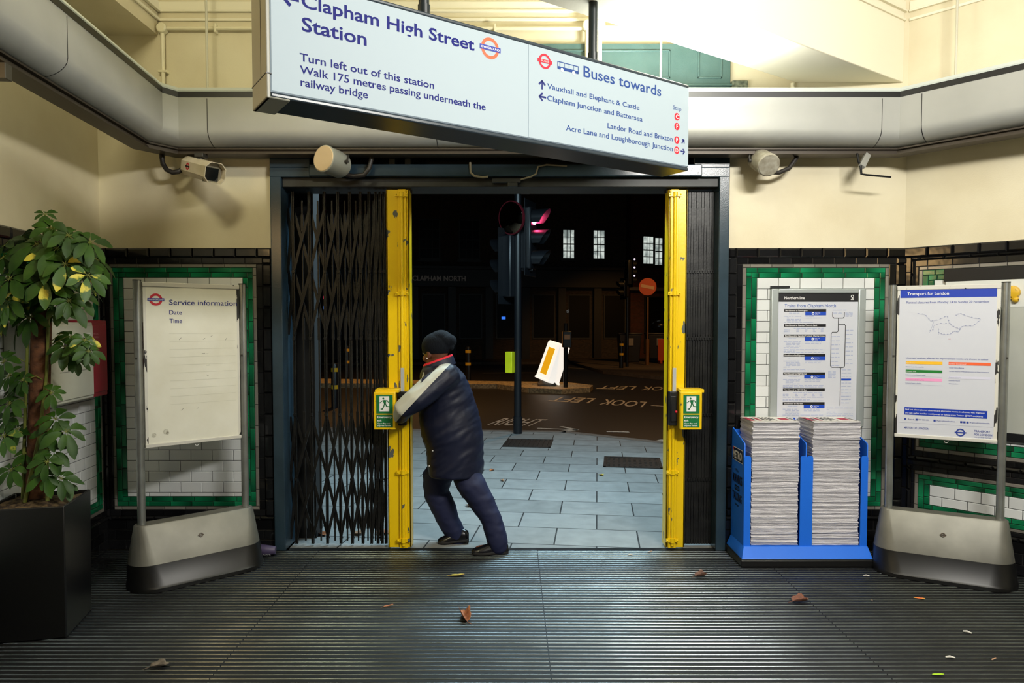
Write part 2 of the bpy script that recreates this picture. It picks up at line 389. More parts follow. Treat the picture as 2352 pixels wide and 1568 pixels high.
# loose wires under the header
WIRE = mat('cloth_wire', (120, 112, 92), .6)
b = B(); b.tube([(-.29,D-.09,2.73),(-.285,D-.09,2.66),(-.26,D-.1,2.635),(-.20,D-.1,2.625),(-.165,D-.1,2.63)], .008, 8)
b.tube([(.38,D-.085,2.705),(.24,D-.085,2.715),(.18,D-.09,2.70),(.165,D-.09,2.65),(.13,D-.1,2.63),(.06,D-.1,2.61)], .006, 8)
struct(b.make('loose_wire', WIRE, ds)); 
b = B(); b.bx(-.14, .06, D-.05, D-.02, 2.60, 2.635); b.bx(-.03, .04, D-.06, D-.02, 2.572, 2.60); struct(b.make('track_latch', DARKP, ds, bevel=.003))

# =====================================================================
# TRUNKING, PIPES, CAMERAS
# =====================================================================
TRUNK = mat('grey_trunking_paint', (172, 173, 168), .36, col2=(164, 165, 160), ns=3)
TRUNKL = mat('pale_trunking_lip', (196, 203, 198), .4)
BLK = mat('black_strip', (16, 17, 20), .4)
RAIL = mat('dark_bronze_rail', (66, 58, 48), .45, .3)
def offset_path(path, nrm, dist):
    out = []
    for i, p in enumerate(path):
        if i == 0: m = nrm[0]; k = 1
        elif i == len(path)-1: m = nrm[-1]; k = 1
        else: m = (nrm[i-1]+nrm[i]).normalized(); k = 1/max(.3, m.dot(nrm[i]))
        out.append(p+m*dist*k)
    return out
path = [V((-2.085, 2.80, 0)), V((-2.26, 4.56, 0)), V((-2.20, 4.65, 0)), V((2.558, 4.65, 0)), V((3.60, 3.49, 0))]
nrm = []
for a, c in zip(path, path[1:]): t = (c-a).normalized(); nrm.append(V((-t.y, t.x, 0)))   # towards the wall
def sweep(name, prof, m, parent, angle=35):
    b = B(); rows = [[p+Z*z for p in offset_path(path, nrm, dd)] for dd, z in prof]
    b.loft([list(r) for r in zip(*rows)], cap=True); return b.make(name, m, parent, angle=angle)
tr = thing('cable_trunking', (0, 4.8, 2.76), 'long pale grey curved cable trunking running round the walls above the gates', 'trunking')
arc = [(.16-.16*cos(a)-.0, 2.90-.10*sin(a)) for a in [pi/2*i/7 for i in range(8)]]
sweep('cover', [(.27, 3.10), (.0, 3.115), (0, 2.98)]+[(0,2.90)]+arc[1:]+[(.27, 2.80)], TRUNK, tr, 30)
sweep('shadow_strip', [(.27, 3.10), (-.002, 3.108), (-.002, 3.1445), (.27, 3.1445)], BLK, tr)
sweep('top_lip', [(.27, 3.144), (.002, 3.144), (.0, 3.155), (.010, 3.174), (.04, 3.182), (.27, 3.182)], TRUNKL, tr)
sweep('lower_rail', [(.14, 2.802), (.10, 2.802), (.10, 2.792), (.12, 2.788), (.12, 2.775), (.105, 2.773), (.105, 2.762), (.22, 2.762), (.22, 2.802)], RAIL, tr)
b = B()   # joints of the cover sections
def joint(p, t):
    nn = V((-t.y, t.x, 0)); prof = [(0, 3.10), (0, 2.90)]+arc[1:]
    for (d0, z0), (d1, z1) in zip(prof, prof[1:]):
        q = lambda dd, z, s, o: p+nn*(dd-o)+Z*(z-o*.5)+t*s
        b.hexa([q(d0,z0,-.002,-.004),q(d0,z0,.002,-.004),q(d1,z1,.002,-.004),q(d1,z1,-.002,-.004),q(d0,z0,-.002,.0012),q(d0,z0,.002,.0012),q(d1,z1,.002,.0012),q(d1,z1,-.002,.0012)])
for x in (-2.01, -.5, 2.44): joint(V((x, 4.65, 0)), X)
t0 = (path[1]-path[0]).normalized(); joint(path[0]+t0*.62, t0); t1 = (path[4]-path[3]).normalized(); joint(path[3]+t1*.13, t1)
b.make('cover_joint', BLK, tr)
# hanging bracket under the left wing
b = B(); e = (path[1]-path[0]).normalized(); nn = V((-e.y, e.x, 0))
b.fr((path[0]+e*.3, e, nn, Z), (0, .05), (.10, .60), (2.69, 2.76)); b.make('wall_bracket', mat('grey_steel_bracket', (84,80,70), .5, .4), tr, bevel=.003)
# hanger rods
ROD = mat('pale_rod', (200, 196, 176), .5)
for x, y, lab in ((-2.07, 4.80, 'thin painted hanger rod rising from trunking left of hanging sign'), (1.0, 4.75, 'thin painted hanger rod rising behind the right end of the hanging sign'), (2.90, 4.62, 'thin painted hanger rod above trunking on right wall')):
    b = B(); b.cyl((x,y,3.17), (x,y,4.4), .008, n=10); b.cyl((x,y,3.17), (x,y,3.185), .016, n=10)
    tag(b.make('hanger_rod', ROD, loc=(x,y,3.17)), lab, 'rod', 'trunking hanger rods')
# conduits on the wall
PIPE = mat('cream_pipe_paint', (232, 224, 194), .35)
def jbox(b, x, z): b.lathe((x, D-.055, z), [(.001,0),(.028,.0),(.034,.008),(.034,.05)], 20, V((0,1,0)))
yp = D-.028
t = thing('conduit', (-2.43, yp, 3.18), 'cream conduit pipe turning down at round junction box, left of hanging sign', 'pipe')
b = B(); b.tube([(-2.43,yp,3.65),(-2.43,yp,3.18)], .014, 12); b.tube([(-2.43,yp,3.665),(.52,yp,3.665)], .013, 12); b.make('pipe', PIPE, t)
b = B(); jbox(b, -2.43, 3.665); b.make('junction_box', PIPE, t, bevel=.002)
b = B()
for q in ((-2.43,3.37),(-2.06,3.665),(-.12,3.665)):
    v = q[1] < 3.5; b.bx(q[0]-(.03 if v else .008), q[0]+(.03 if v else .008), yp-.016, D, q[1]-(.008 if v else .03), q[1]+(.008 if v else .03))
b.make('pipe_saddle', PIPE, t, bevel=.003)
for x, lab in ((.52, 'cream vertical conduit with round box, left of the black sign hanger'), (.605, 'cream vertical conduit with round box, half hidden by the black sign hanger')):
    t = thing('conduit', (x, yp-.03, 3.18), lab, 'pipe', 'twin cream conduits')
    b = B(); b.tube([(x,D-.06,3.64),(x,D-.06,3.18)], .017, 12); b.make('pipe', PIPE, t)
    b = B(); b.lathe((x, D-.095, 3.67), [(.001,0),(.03,0),(.036,.008),(.036,.06)], 20, V((0,1,0))); b.make('junction_box', PIPE, t, bevel=.002)
b = B(); b.tube([(.64,yp,3.675),(1.2,yp,3.66)], .013, 12); tag(b.make('conduit', PIPE, loc=(.9,yp,3.66)), 'short cream conduit running right from the twin junction boxes', 'pipe')
b = B(); b.tube([(1.955,yp,3.29),(1.955,yp,3.176)], .014, 12); b.bx(1.93,1.98,D-.045,D,3.18,3.19); tag(b.make('conduit', PIPE, loc=(1.955,yp,3.0)), 'short cream pipe stub under the bright beam, above right trunking', 'pipe')
b = B(); b.bx(1.525, 1.635, D-.06, D, 3.20, 3.30); tag(b.make('wall_block', mat('lichen_grey', (120,126,108), .8, col2=(70,78,66), ns=40), loc=(1.58,D-.03,3.2), bevel=.006), 'small mottled grey-green block on wall beside teal fascia', 'block')
b = B(); b.bx(.94,1.0,4.66,4.70,3.60,3.63); b.bx(1.0,1.03,4.66,4.70,3.605,3.62); tag(b.make('red_marker', mat('marker_red', (206,30,40), .4), loc=(.97,4.68,3.60), bevel=.003), 'small red marker clipped to hanger rod below the bright beam', 'marker')

# CCTV camera -----------------------------------------------------------
CAMW = mat('cctv_cream', (214, 204, 184), .4, col2=(196, 186, 160), ns=9)
DGREY = mat('dark_grey_metal', (62, 60, 56), .45, .4); CON = mat('black_flexible_conduit', (38, 34, 32), .5)
LENS = mat('dark_glass', (8, 12, 18), .08)
def roundel_on(bs, F, x, z, r, k=.22, bar=1.28, barh=.22):
    annulus(bs[0], F, x, z, r*(1-k*2), r); rect(bs[1], lift(F, .0008), x-r*bar, x+r*bar, z-r*barh, z+r*barh)
rear, front = V((-2.208, 4.83, 2.698)), V((-1.938, 4.604, 2.600)); ax = (front-rear).normalized(); sx = ax.cross(Z).normalized(); uz = sx.cross(ax).normalized()
t = thing('cctv_camera', (-2.07, 4.72, 2.65), 'cream boxed security camera with red ring emblem hanging below the trunking', 'camera')
sec = lambda w, h, c: [(-w,-h+c),(-w+c*.8,-h),(w-c*.8,-h),(w,-h+c),(w,h-c),(w-c,h),(-w+c,h),(-w,h-c)]
b = B(); b.loft([[rear+ax*l+sx*(u*k)+uz*(v*k) for u, v in sec(.066,.064,.032)] for l, k in ((-.012,.8),(0,1),(.30,1))]); b.make('housing', CAMW, t)
b = B(); q = [[rear+ax*l+sx*u+uz*v for u, v in sec(w,h,.032)] for l, w, h in ((.28,.067,.065),(.355,.07,.068),(.355,.066,.064),(.295,.064,.062))]
b.loft(q, cap=False); b.make('sunshield', CAMW, t)
b = B(); b.fr((rear+ax*.302-uz*.012, sx, uz, ax), (-.055,.055), (-.045,.045), (0,.006)); b.make('front_window', LENS, t)
b = B()
for u0, u1, v0, v1 in ((-.058,-.044,-.05,.04),(.044,.058,-.05,.04),(-.058,.058,.034,.042),(-.058,.058,-.062,-.05)): b.fr((rear+ax*.303-uz*.006, sx, uz, ax), (u0,u1), (v0,v1), (0,.008))
b.make('window_frame', mat('worn_alu_frame', (150,146,130), .4, .6), t, bevel=.002)
F = (rear+ax*.10+sx*.0668, ax, uz, sx); r1, r2 = B(), B(); roundel_on((r1, r2), F, 0, 0, .024); r1.make('emblem_ring', RED, t); r2.make('emblem_bar', BLACK, t)
b = B(); m = rear+ax*.13+uz*.06; b.tube([m, m+V((0,0,.02))], .018, 12); b.bx(m.x-.03,m.x+.03,m.y-.03,m.y+.05,m.z+.012,2.761); b.make('bracket', DGREY, t, bevel=.004)
b = B(); b.tube([V(p) for p in ((-2.245, 4.82, 2.682),(-2.277, 4.8, 2.654),(-2.314, 4.79, 2.646),(-2.352, 4.79, 2.664),(-2.378, 4.79, 2.705),(-2.383, 4.79, 2.746),(-2.383, 4.79, 2.775))], .0165, 12); b.make('cable_conduit', CON, t)
# projector loudspeakers ------------------------------------------------
SPK = mat('speaker_cream_face', (214, 190, 152), .6, bump=.4, bs=500); SPS = mat('speaker_grey_shell', (150, 152, 142), .4); SPR = mat('speaker_dusty_grey', (160, 156, 142), .7, col2=(132,126,110), ns=30)
def speaker(fr, rr, rad, lab, mf, ms, cable):
    S = lambda p: (p[0]*1.055, p[1]*1.055, 1.62+(p[2]-1.62)*1.055)
    fr, rr, rad, cable = S(fr), S(rr), rad*1.055, [S(p) for p in cable]
    fr, rr = V(fr), V(rr); a = (rr-fr).normalized(); L = (rr-fr).length
    t = thing('loudspeaker', tuple((fr+rr)/2), lab, 'loudspeaker', 'projector loudspeakers under the trunking')
    b = B(); b.lathe(fr, [(.001,-.004),(rad*.9,-.004),(rad*.94,.0)], 32, a); b.make('front_grille', mf, t)
    b = B(); b.lathe(fr, [(rad*.94,.0),(rad,.004),(rad,.02),(rad*.97,.03),(rad*.97,L*.85),(rad*.8,L)], 32, a); b.make('shell', ms, t)
    b = B(); m = fr+a*L*.6; s = a.cross(Z).normalized()
    for k in (-1, 1): p = m+s*k*(rad+.008); b.tube([p+V((0,0,-.01)), V((p.x,max(p.y,4.77),2.761))], .007, 8); b.cyl(p-s*k*.012, p+s*k*.008, .012)
    b.make('bracket', DGREY, t)
    b = B(); b.tube(cable, .0155, 12); b.make('cable_conduit', CON, t)
speaker((-1.185, 4.42, 2.655), (-1.10, 4.58, 2.64), .086, 'round-faced cream loudspeaker hanging over the left folding gate', SPK, SPS,
        [(-1.10,4.57,2.59),(-1.03,4.57,2.575),(-.965,4.58,2.585),(-.93,4.58,2.63),(-.915,4.59,2.70),(-.91,4.59,2.76)])
speaker((1.615, 4.42, 2.612), (1.60, 4.60, 2.70), .072, 'dusty grey cylindrical loudspeaker hanging right of the right gate', SPR, SPR,
        [(1.64,4.55,2.60),(1.73,4.56,2.595),(1.80,4.57,2.625),(1.85,4.58,2.69),(1.87,4.59,2.76)])
# antenna ---------------------------------------------------------------
t = thing('antenna', (2.27, 4.6, 2.60), 'small grey aerial box with bent black rod hanging from right trunking', 'antenna')
b = B(); p, q = V((2.41,4.77,2.761)), V((2.338,4.70,2.665)); a = (q-p).normalized(); s = a.cross(Y_).normalized(); b.fr((p, s, a.cross(s), a), (-.02,.02), (-.015,.015), (0,(q-p).length)); b.make('aerial_box', mat('aerial_grey', (150,150,144), .5), t, bevel=.004)
b = B(); b.tube([(2.325,4.74,2.761),(2.325,4.71,2.69)], .008, 8); b.tube([(2.33,4.70,2.672),(2.336,4.70,2.617),(2.37,4.70,2.611),(2.534,4.70,2.596)], [.008,.008,.007,.006], 8); b.make('aerial_rod', BLK, t)

# =====================================================================
# HANGING SIGN
# =====================================================================
ex = V((1.484, 1, 0)).normalized(); o = V((1.006, 4.0, 2.511))-ex*2.321; nf = V((ex.y, -ex.x, 0)); SF = (o, ex, Z, nf)
t = thing('hanging_sign', tuple(o+ex*1.16-nf*.1+Z*.22), 'big white illuminated sign to the high street station hanging from black posts', 'sign')
SFRM = mat('sign_slate_frame', (52, 62, 70), .3); SEND = mat('sign_grey_end', (150, 150, 138), .4)
b = B(); b.fr(SF[:1]+(ex, nf, Z), (-.004,2.325), (-.21,-.006), (-.024,-.004)); b.fr(SF[:1]+(ex, nf, Z), (-.004,2.325), (-.21,-.006), (.441,.459))
b.fr(SF[:1]+(ex,nf,Z), (2.312,2.325), (-.21,-.006), (-.004,.441)); b.fr(SF[:1]+(ex,nf,Z), (-.004,2.321), (-.21,-.18), (-.004,.441)); b.make('casing', SFRM, t, bevel=.006)
b = B(); b.fr((o,ex,nf,Z), (-.02,-.004), (-.215,-.002), (-.03,.462)); b.fr((o,ex,nf,Z), (-.02,.07), (-.215,-.002), (-.03,-.022)); b.make('end_cap', SEND, t, bevel=.012)
b = B(); b.fr((o,ex,nf,Z), (-.021,.0), (-.218,.001), (.062,.066)); b.fr((o,ex,nf,Z), (-.021,-.01), (-.08,-.076), (.06,.46)); b.make('end_seam', BLK, t)
SIGNW = mat('sign_lit_acrylic', (138, 149, 153), .6, emis=1.05, spec=.25)
b = B(); b.fr((o,ex,nf,Z), (0,1.2015), (-.02,0), (0,.437)); b.make('left_panel', SIGNW, t)
b = B(); b.fr((o,ex,nf,Z), (1.2045,2.315), (-.02,0), (0,.437)); b.make('right_panel', SIGNW, t)
G1 = lift(SF, .0012); SINK = mat('sign_ink_blue', (5, 14, 112), .6, spec=.2)
letters(t, 'station_lettering', SINK, G1, [(.117, .3425, 'Clapham High Street', .050, .785, .018), (.117, .2515, 'Station', .052, .268, .018)])
letters(t, 'direction_lettering', SINK, G1, [(.108, .1335, 'Turn left out of this station', .0300, .588, .012), (.108, .0850, 'Walk 175 metres passing underneath the', .0300, .853, .012), (.110, .0375, 'railway bridge', .0300, .279, .012)])
b = B(); arrow(b, G1, .072, .364, .062, pi, .014); b.make('arrow', SINK, t)
b = B(); annulus(b, G1, .986, .371, .034, .0485); b.make('roundel_ring', ORANGE, t)
b = B(); rect(b, lift(SF,.002), .930, 1.043, .360, .382); b.make('roundel_bar', BLUE, t)
b = B(); write(b, lift(SF,.0028), .937, .3665, 'OVERGROUND', .009, .099, .01); b.make('roundel_lettering', WHITE, t)
b = B(); annulus(b, G1, 1.299, .377, .0255, .0365); rect(b, lift(SF,.002), 1.255, 1.343, .369, .385); b.make('buses_roundel', RED, t)
b = B(); write(b, lift(SF,.0028), 1.276, .3735, 'BUSES', .0075, .046, .01); b.make('buses_roundel_lettering', mat('print_pink',(240,190,190),.5), t)
letters(t, 'buses_lettering', NAVY_INK, G1, [(1.542, .3525, 'Buses towards', .053, .552, .010), (1.314, .2505, 'Vauxhall and Elephant & Castle', .0245, .617, .008), (1.314, .1930, 'Clapham Junction and Battersea', .0255, .640, .008),
    (1.705, .1205, 'Landor Road and Brixton', .0262, .482, .008), (1.431, .0670, 'Acre Lane and Loughborough Junction', .0268, .757, .008), (2.188, .299, 'Stop', .021, .066, 0)]); b = B()
# bus pictogram
stroke(b, G1, [(1.378,.360),(1.378,.3935),(1.508,.3935),(1.508,.360)], .004); rect(b, G1, 1.378, 1.509, .357, .3715); stroke(b, G1, [(1.392,.372),(1.392,.393)], .004)
for x in (1.421,1.45,1.479): stroke(b, G1, [(x,.372),(x,.393)], .0025)
bp = b.make('bus_pictogram', NAVY_INK, t)
for x in (1.405, 1.478): b = B(); disc(b, lift(SF,.0018), x, .357, .0095); b.make('bus_wheel', mat('print_pale', (205,214,222), .5, emis=.2), bp)
for a in ((1.283,.263,.040,pi/2,.009),(1.285,.2045,.040,pi,.009),(2.271,.133,.028,pi/4,.0075),(2.270,.0765,.032,0,.0075)): b = B(); arrow(b, G1, *a); b.make('arrow', mat('sign_ink_dark', (16, 30, 110), .4), t)
for ch, z in (('C', .2625), ('F', .2085), ('P', .1335), ('D', .077)):
    b = B(); disc(b, G1, 2.2205, z, .0205); k = b.make('stop_disc', RED, t)
    b = B(); me, x0, x1 = text_mesh(ch, .01); write(b, lift(SF,.002), 2.2205-(x1-x0)*.022/_cap/2, z-.011, ch, .022, None, .01); b.make('stop_letter', WHITE, k)
for w_ in (.70, 1.69):
    p = o+ex*w_-nf*.1; b = B(); b.cyl(p+Z*.455, p+Z*(4.4-2.511), .024, n=20); b.cyl(p+Z*.455, p+Z*.53, .028, n=20); b.make('hanger_post', mat('hanger_black', (30,38,40), .35), t)

# =====================================================================
# FOLDING GATES
# =====================================================================
GATE = mat('gate_iron', (40, 40, 39), .38, .5, col2=(28, 28, 28), ns=12, bump=.2, bs=90)
def yellow():
    m = mat('worn_yellow_paint', (238, 200, 12), .3, col2=(92, 96, 92), ns=8, thr=(.66, .67), bump=.15, bs=60, stretch=(1.6, 1.6, 1))
    return m
YEL = yellow(); BOXY = mat('exit_box_yellow', (236, 196, 16), .35, col2=(70,70,64), ns=16, thr=(.70,.71)); GREEN = mat('exit_green', (20, 112, 62), .4)
def runner(b, F, x, z, s):
    """running figure through a doorway, height s"""
    P = lambda q: [(x+u*s, z+v*s) for u, v in q]; disc(b, F, x-.08*s, z+.36*s, .075*s, 16)
    shape(b, F, P([(-.12,.22),(.02,.27),(.14,.20),(.10,-.02),(.0,-.06),(-.06,.02)]))
    stroke(b, F, P([(-.06,.22),(-.20,.17),(-.30,.05),(-.42,.06)]), .06*s); stroke(b, F, P([(.08,.22),(.22,.20),(.30,.06)]), .06*s)
    stroke(b, F, P([(.08,-.02),(.16,-.22),(.40,-.24)]), .075*s); stroke(b, F, P([(.0,-.02),(-.05,-.22),(-.16,-.42),(-.26,-.42)]), .075*s)
def exit_box(par, x0, x1, z0, z1, yf, yb):
    b = B(); b.bx(x0, x1, yf, yf+.055, z0, z1); b.bx(x0+.005, x1+.02, yf+.02, yb, z1-.006, z1+.018); b.bx(x0+.03, x1-.02, yf+.05, yb, z0+.03, z1-.03); k = b.make('exit_box', BOXY, par, bevel=.004)
    F = (V((x0, yf-.0012, z0)), X, Z, V((0,-1,0))); w, h = x1-x0, z1-z0
    b = B(); rect(b, F, w*.12, w*.88, h*.43, h*.93); b.make('green_panel', GREEN, k); b = B(); rect(b, F, w*.12, w*.88, h*.06, h*.40); b.make('green_panel', GREEN, k)
    b = B(); rect(b, lift(F,.0008), w*.27, w*.72, h*.49, h*.89); b.make('white_doorway', WHITE, k); G = lift(F,.0008)
    letters(k, 'white_lettering', WHITE, G, [(w*.17, h*.31, 'Emergency', h*.055, w*.66, .02), (w*.17, h*.225, 'exit', h*.05, None, .02), (w*.17, h*.15, 'Open flap and', h*.034, w*.58, .02), (w*.17, h*.095, 'depress handle', h*.034, w*.62, .02)])
    b = B(); runner(b, lift(F,.0016), w*.50, h*.70, h*.36); b.make('running_figure', GREEN, k)
def gate(label, xs, x_far, post, box, side, loc):
    g = thing('folding_gate', loc, label, 'gate', 'folding lattice gates')
    yg = 5.03; PW = .0105
    for x in xs:
        b = B()
        for s in (-1, 1): b.bx(x+s*.0055-.0038, x+s*.0055+.0038, yg-.016, yg+.004, .015, 2.56)
        b.bx(x-.0093, x+.0093, yg-.001, yg+.004, .015, 2.56)
        for z in (1.99, 1.51, .96, .49): b.cyl((x, yg-.024, z), (x, yg-.012, z), .012, n=10)
        b.make('picket', GATE, g)
    for a, c in zip(xs, xs[1:]):
        m = (a+c)/2
        if abs(c-a) > .03:
            b = B(); b.bx(m-.005, m+.005, yg+.012, yg+.022, .03, 2.50)
            for z0, z1 in ((2.28,2.40),(1.50,1.66),(.82,.98),(.12,.30)): b.bx(m-.009, m+.009, yg+.010, yg+.024, z0, z1)
            b.make('mid_rod', GATE, g)
    ext = ([x_far] if x_far is not None else [])+list(xs)
    for zc, zt in ((2.21, .22), (1.77, .22), (.71, .22), (.275, .215)):
        for a, c in zip(ext, ext[1:]):
            dx = c-a
            for s, yy in ((1, yg-.012), (-1, yg+.006)):
                b = B(); d = V((dx, 0, s*2*zt)).normalized(); q = V((-d.z, 0, d.x)); p0 = V((a, yy, zc-s*zt)); Ln = math.hypot(dx, 2*zt)
                hw = .010 if dx > .03 else .005
                b.fr((p0, d, q, V((0,1,0))), (-.012, Ln+.012), (-hw, hw), (0, .005)); b.make('lattice_strap', GATE, g)
    x0, x1, xr, flat = post
    b = B(); b.bx(x0, x1, 4.945, 4.957, .012, 2.56); b.bx(x0, x0+.012, 4.945, 5.06, .012, 2.56); b.bx(x1-.012, x1, 4.945, 5.06, .012, 2.56); b.bx(xr-.028, xr+.028, 4.927, 4.946, .012, 2.56)
    p = b.make('leading_post', YEL, g, bevel=.003)
    b = B(); b.cyl((xr, 4.922, .03), (xr, 4.922, 2.54), .0115, n=14); b.make('locking_bar', YEL, p)
    for z in (2.52, 1.83, .56, .07):
        b = B(); b.bx(xr-.045, xr+.045, 4.915, 4.930, z-.012, z+.012); b.cyl((xr, 4.919, z-.016), (xr, 4.919, z+.016), .0165, n=14)
        for s in (-1, 1): b.ball((xr+s*.036, 4.914, z), .006, 8, 6)
        b.make('bar_clamp', YEL, p)
    b = B(); b.bx(x0-.004, x1+.004, 4.99, 5.07, 2.55, 2.60); b.make('top_carriage', mat('rusty_carriage', (84,70,50), .6, .3, col2=(50,44,36), ns=20), p)
    b = B(); b.bx(xr-.011, xr+.014, 4.9075, 4.9100, 1.08, 1.305); b.make('grey_tape', mat('grey_tape', (172,178,184), .45), p)
    bx0, bx1, lk0, lk1 = box
    exit_box(g, bx0, bx1, .885, 1.145, 4.79, 4.945)
    b = B(); b.bx(lk0, lk1, 4.872, 4.928, .90, 1.14); b.bx(lk0+.008, lk1-.008, 4.86, 4.876, .93, 1.11); k = b.make('lock_plate', BLK, g, bevel=.004)
    if side > 0: b = B(); b.ball((lk1-.012, 4.858, 1.00), .010, 10, 8); b.make('red_button', RED, k)
XL = [-1.569,-1.451,-1.344,-1.247,-1.162,-1.086,-1.023,-.976,-.945,-.917]
gate('half-open black lattice gate with yellow edge post, left, being pushed by the person', XL, -1.61, (-.888,-.724,-.775,0), (-.955,-.805,-.80,-.745), -1, (-1.17, 5.03, 0))
gate('fully folded black lattice gate with yellow edge post, right of the doorway', [1.262+.0186*i for i in range(11)], None, (1.103,1.236,1.145,1), (1.165,1.312,1.107,1.162), 1, (1.3, 5.03, 0))

# =====================================================================
# NOTICE STANDS
# =====================================================================
STEEL = mat('brushed_steel_base', (132, 131, 122), .52, .6, col2=(116, 115, 107), ns=5)
POLE = mat('silver_pole', (168, 172, 168), .34, .75, col2=(150,152,148), ns=9); FOOT = mat('black_rubber_foot', (17, 17, 17), .4)
BOARD = mat('whiteboard_face', (236, 235, 222), .35, col2=(226, 224, 208), ns=4); RAILW = mat('chipped_white_rail', (206, 204, 196), .45, col2=(60,60,58), ns=26, thr=(.70,.72))
EDGE = mat('chipped_edge_paint', (216, 214, 204), .5, col2=(36,34,32), ns=18, thr=(.55,.56), stretch=(1,1,.35))
PAPER = mat('poster_paper', (206, 209, 218), .5); INK = mat('poster_ink_blue', (40, 62, 150), .5); PBLUE = mat('poster_band_blue', (8, 52, 170), .45); HAIR = mat('poster_hairline', (150,158,190), .6)
def stadium(F, u0, u1, hd, z, n=10, r=None):
    o, ex, n_, _ = F; r = r or hd; out = []
    for c, a0 in ((u1-r, -pi/2), (u0+r, pi/2)):
        for i in range(n+1): a = a0+pi*i/n; out.append(o+ex*(c+r*cos(a))+n_*(hd*sin(a))+Z*z)
    return out
def stand(A, Bp, zb, z0, z1, lab):
    A, Bp = V((A[0],A[1],0)), V((Bp[0],Bp[1],0)); W = (Bp-A).length; ex = (Bp-A)/W; n = V((ex.y,-ex.x,0))
    t = thing('notice_stand', tuple(A+ex*W/2), lab, 'notice stand', 'metal notice stands'); F = (A, ex, n, Z)
    b = B(); b.loft([stadium(F,-.092,W+.105,.185,0), stadium(F,-.092,W+.105,.185,.022), stadium(F,-.088,W+.10,.172,.035), stadium(F,-.085,W+.085,.135,.155)]); b.make('rubber_foot', FOOT, t, angle=30)
    b = B(); b.loft([stadium(F,-.084,W+.084,.131,.150), stadium(F,-.045,W+.045,.056,zb-.006), stadium(F,-.040,W+.040,.050,zb)]); k = b.make('base', STEEL, t, angle=30)
    sl = math.atan2(.075, zb-.156); Fb = (A+ex*W/2+n*(.0945+.0014)+Z*((zb+.15)/2+.01), ex, (Z*cos(sl)-n*sin(sl)), (n*cos(sl)+Z*sin(sl)))
    b = B(); annulus(b, Fb, 0, 0, .008, .0135); rect(b, Fb, -.018, .018, -.003, .003); b.make('roundel_badge', mat('badge_brown', (78,66,52), .5), k)
    for p in (A, Bp):
        b = B(); b.cyl(p+Z*(zb-.01), p+Z*(z1+.006), .0235, n=24); q = b.make('pole', POLE, t)
        b = B(); b.cyl(p+Z*(z1+.006), p+Z*(z1+.012), .0245, n=24); b.make('pole_cap', BLK, q)
        b = B(); b.bx(p.x-.006, p.x+.006, p.y-.027, p.y-.022, 1.40, 1.412); b.make('pole_scuff', mat('scuff_dark',(60,58,52),.6), q)
    b = B(); b.fr((A,ex,n,Z), (.028,W-.028), (-.014,.014), (z0,z1)); board = b.make('board', EDGE, t, bevel=.002)
    b = B(); b.fr((A,ex,n,Z), (.026,W-.026), (-.018,.019), (z1-.028,z1)); b.fr((A,ex,n,Z), (.026,W-.026), (-.018,.022), (z0-.004,z0+.018)); b.make('clamp_rail', RAILW, board, bevel=.003)
    b = B(); cx = A+ex*(W*.52)+n*.0+Z*(z0-.012); b.ring(cx, ex, Z, .009, .013, n*.003, 20, pi, 2*pi); b.make('hook', mat('hook_white',(225,225,220),.4), board)
    return t, board, (A+n*.0146+ex*.028, ex, Z, n), W-.056
# left stand
t, bd, F, w = stand((-2.277,4.24), (-1.80,4.66), .385, .858, 1.872, 'notice stand with blank service information whiteboard, left of the gates')
hgt = 1.872-.858; Q = lambda a, bb: (a*w, 1.872-bb*hgt)
b = B(); rect(b, F, .016, w-.016, .872, 1.848); face = b.make('whiteboard', BOARD, bd); F1 = lift(F, .0012)
r1, r2 = B(), B(); x, z = Q(.125, .105); annulus(r1, F1, x, z, .0235, .0375); rect(r2, lift(F,.002), x-.048, x+.048, z-.0085, z+.0085); r1.make('roundel_ring', mat('roundel_red',(200,20,40),.4), face); r2.make('roundel_bar', BLUE, face)
b = B(); write(b, lift(F,.0028), x-.044, z-.004, 'UNDERGROUND', .008, .088, .01); b.make('roundel_lettering', WHITE, face)
for s, aa, bb, h, ww, bo in (('Service information',.255,.135,.031,.417,.008),('Date',.255,.195,.0265,.074,.006),('Time',.255,.247,.0265,.074,.006)): b = B(); x, z = Q(aa,bb); write(b, F1, x, z, s, h, ww, bo); b.make('service_lettering', mat('service_ink',(26,36,120),.4), face)
for i in range(10): b = B(); x, z = Q(.25, .312+.0487*i); rect(b, F1, x, w*.95, z-.0006, z+.0006); b.make('writing_line', mat('faint_line',(196,196,178),.5), face)
b = B()
for aa, bb, L, an in ((.36,.345,.018,.8),(.61,.347,.014,.6),(.85,.35,.016,1.0),(.60,.44,.02,.1),(.64,.443,.012,0),(.65,.515,.022,.05),(.64,.58,.014,-.6),(.37,.785,.02,.6),(.53,.785,.012,.4),(.69,.33,.010,.5)):
    x, z = Q(aa,bb); b = B(); stroke(b, F1, [(x-L/2*cos(an), z-L/2*sin(an)), (x+L/2*cos(an), z+L/2*sin(an))], .002); b.make('marker_scratch', mat('marker_grey',(90,90,84),.6), face)
b = B()
for aa, bb, r in ((.08,.93,.014),(.20,.915,.016),(.215,.925,.01)): b = B(); x, z = Q(aa,bb); disc(b, F1, x, z, r, 14); b.make('smudge', mat('smudge_grey',(176,174,160),.7,col2=(214,212,196),ns=60), face)
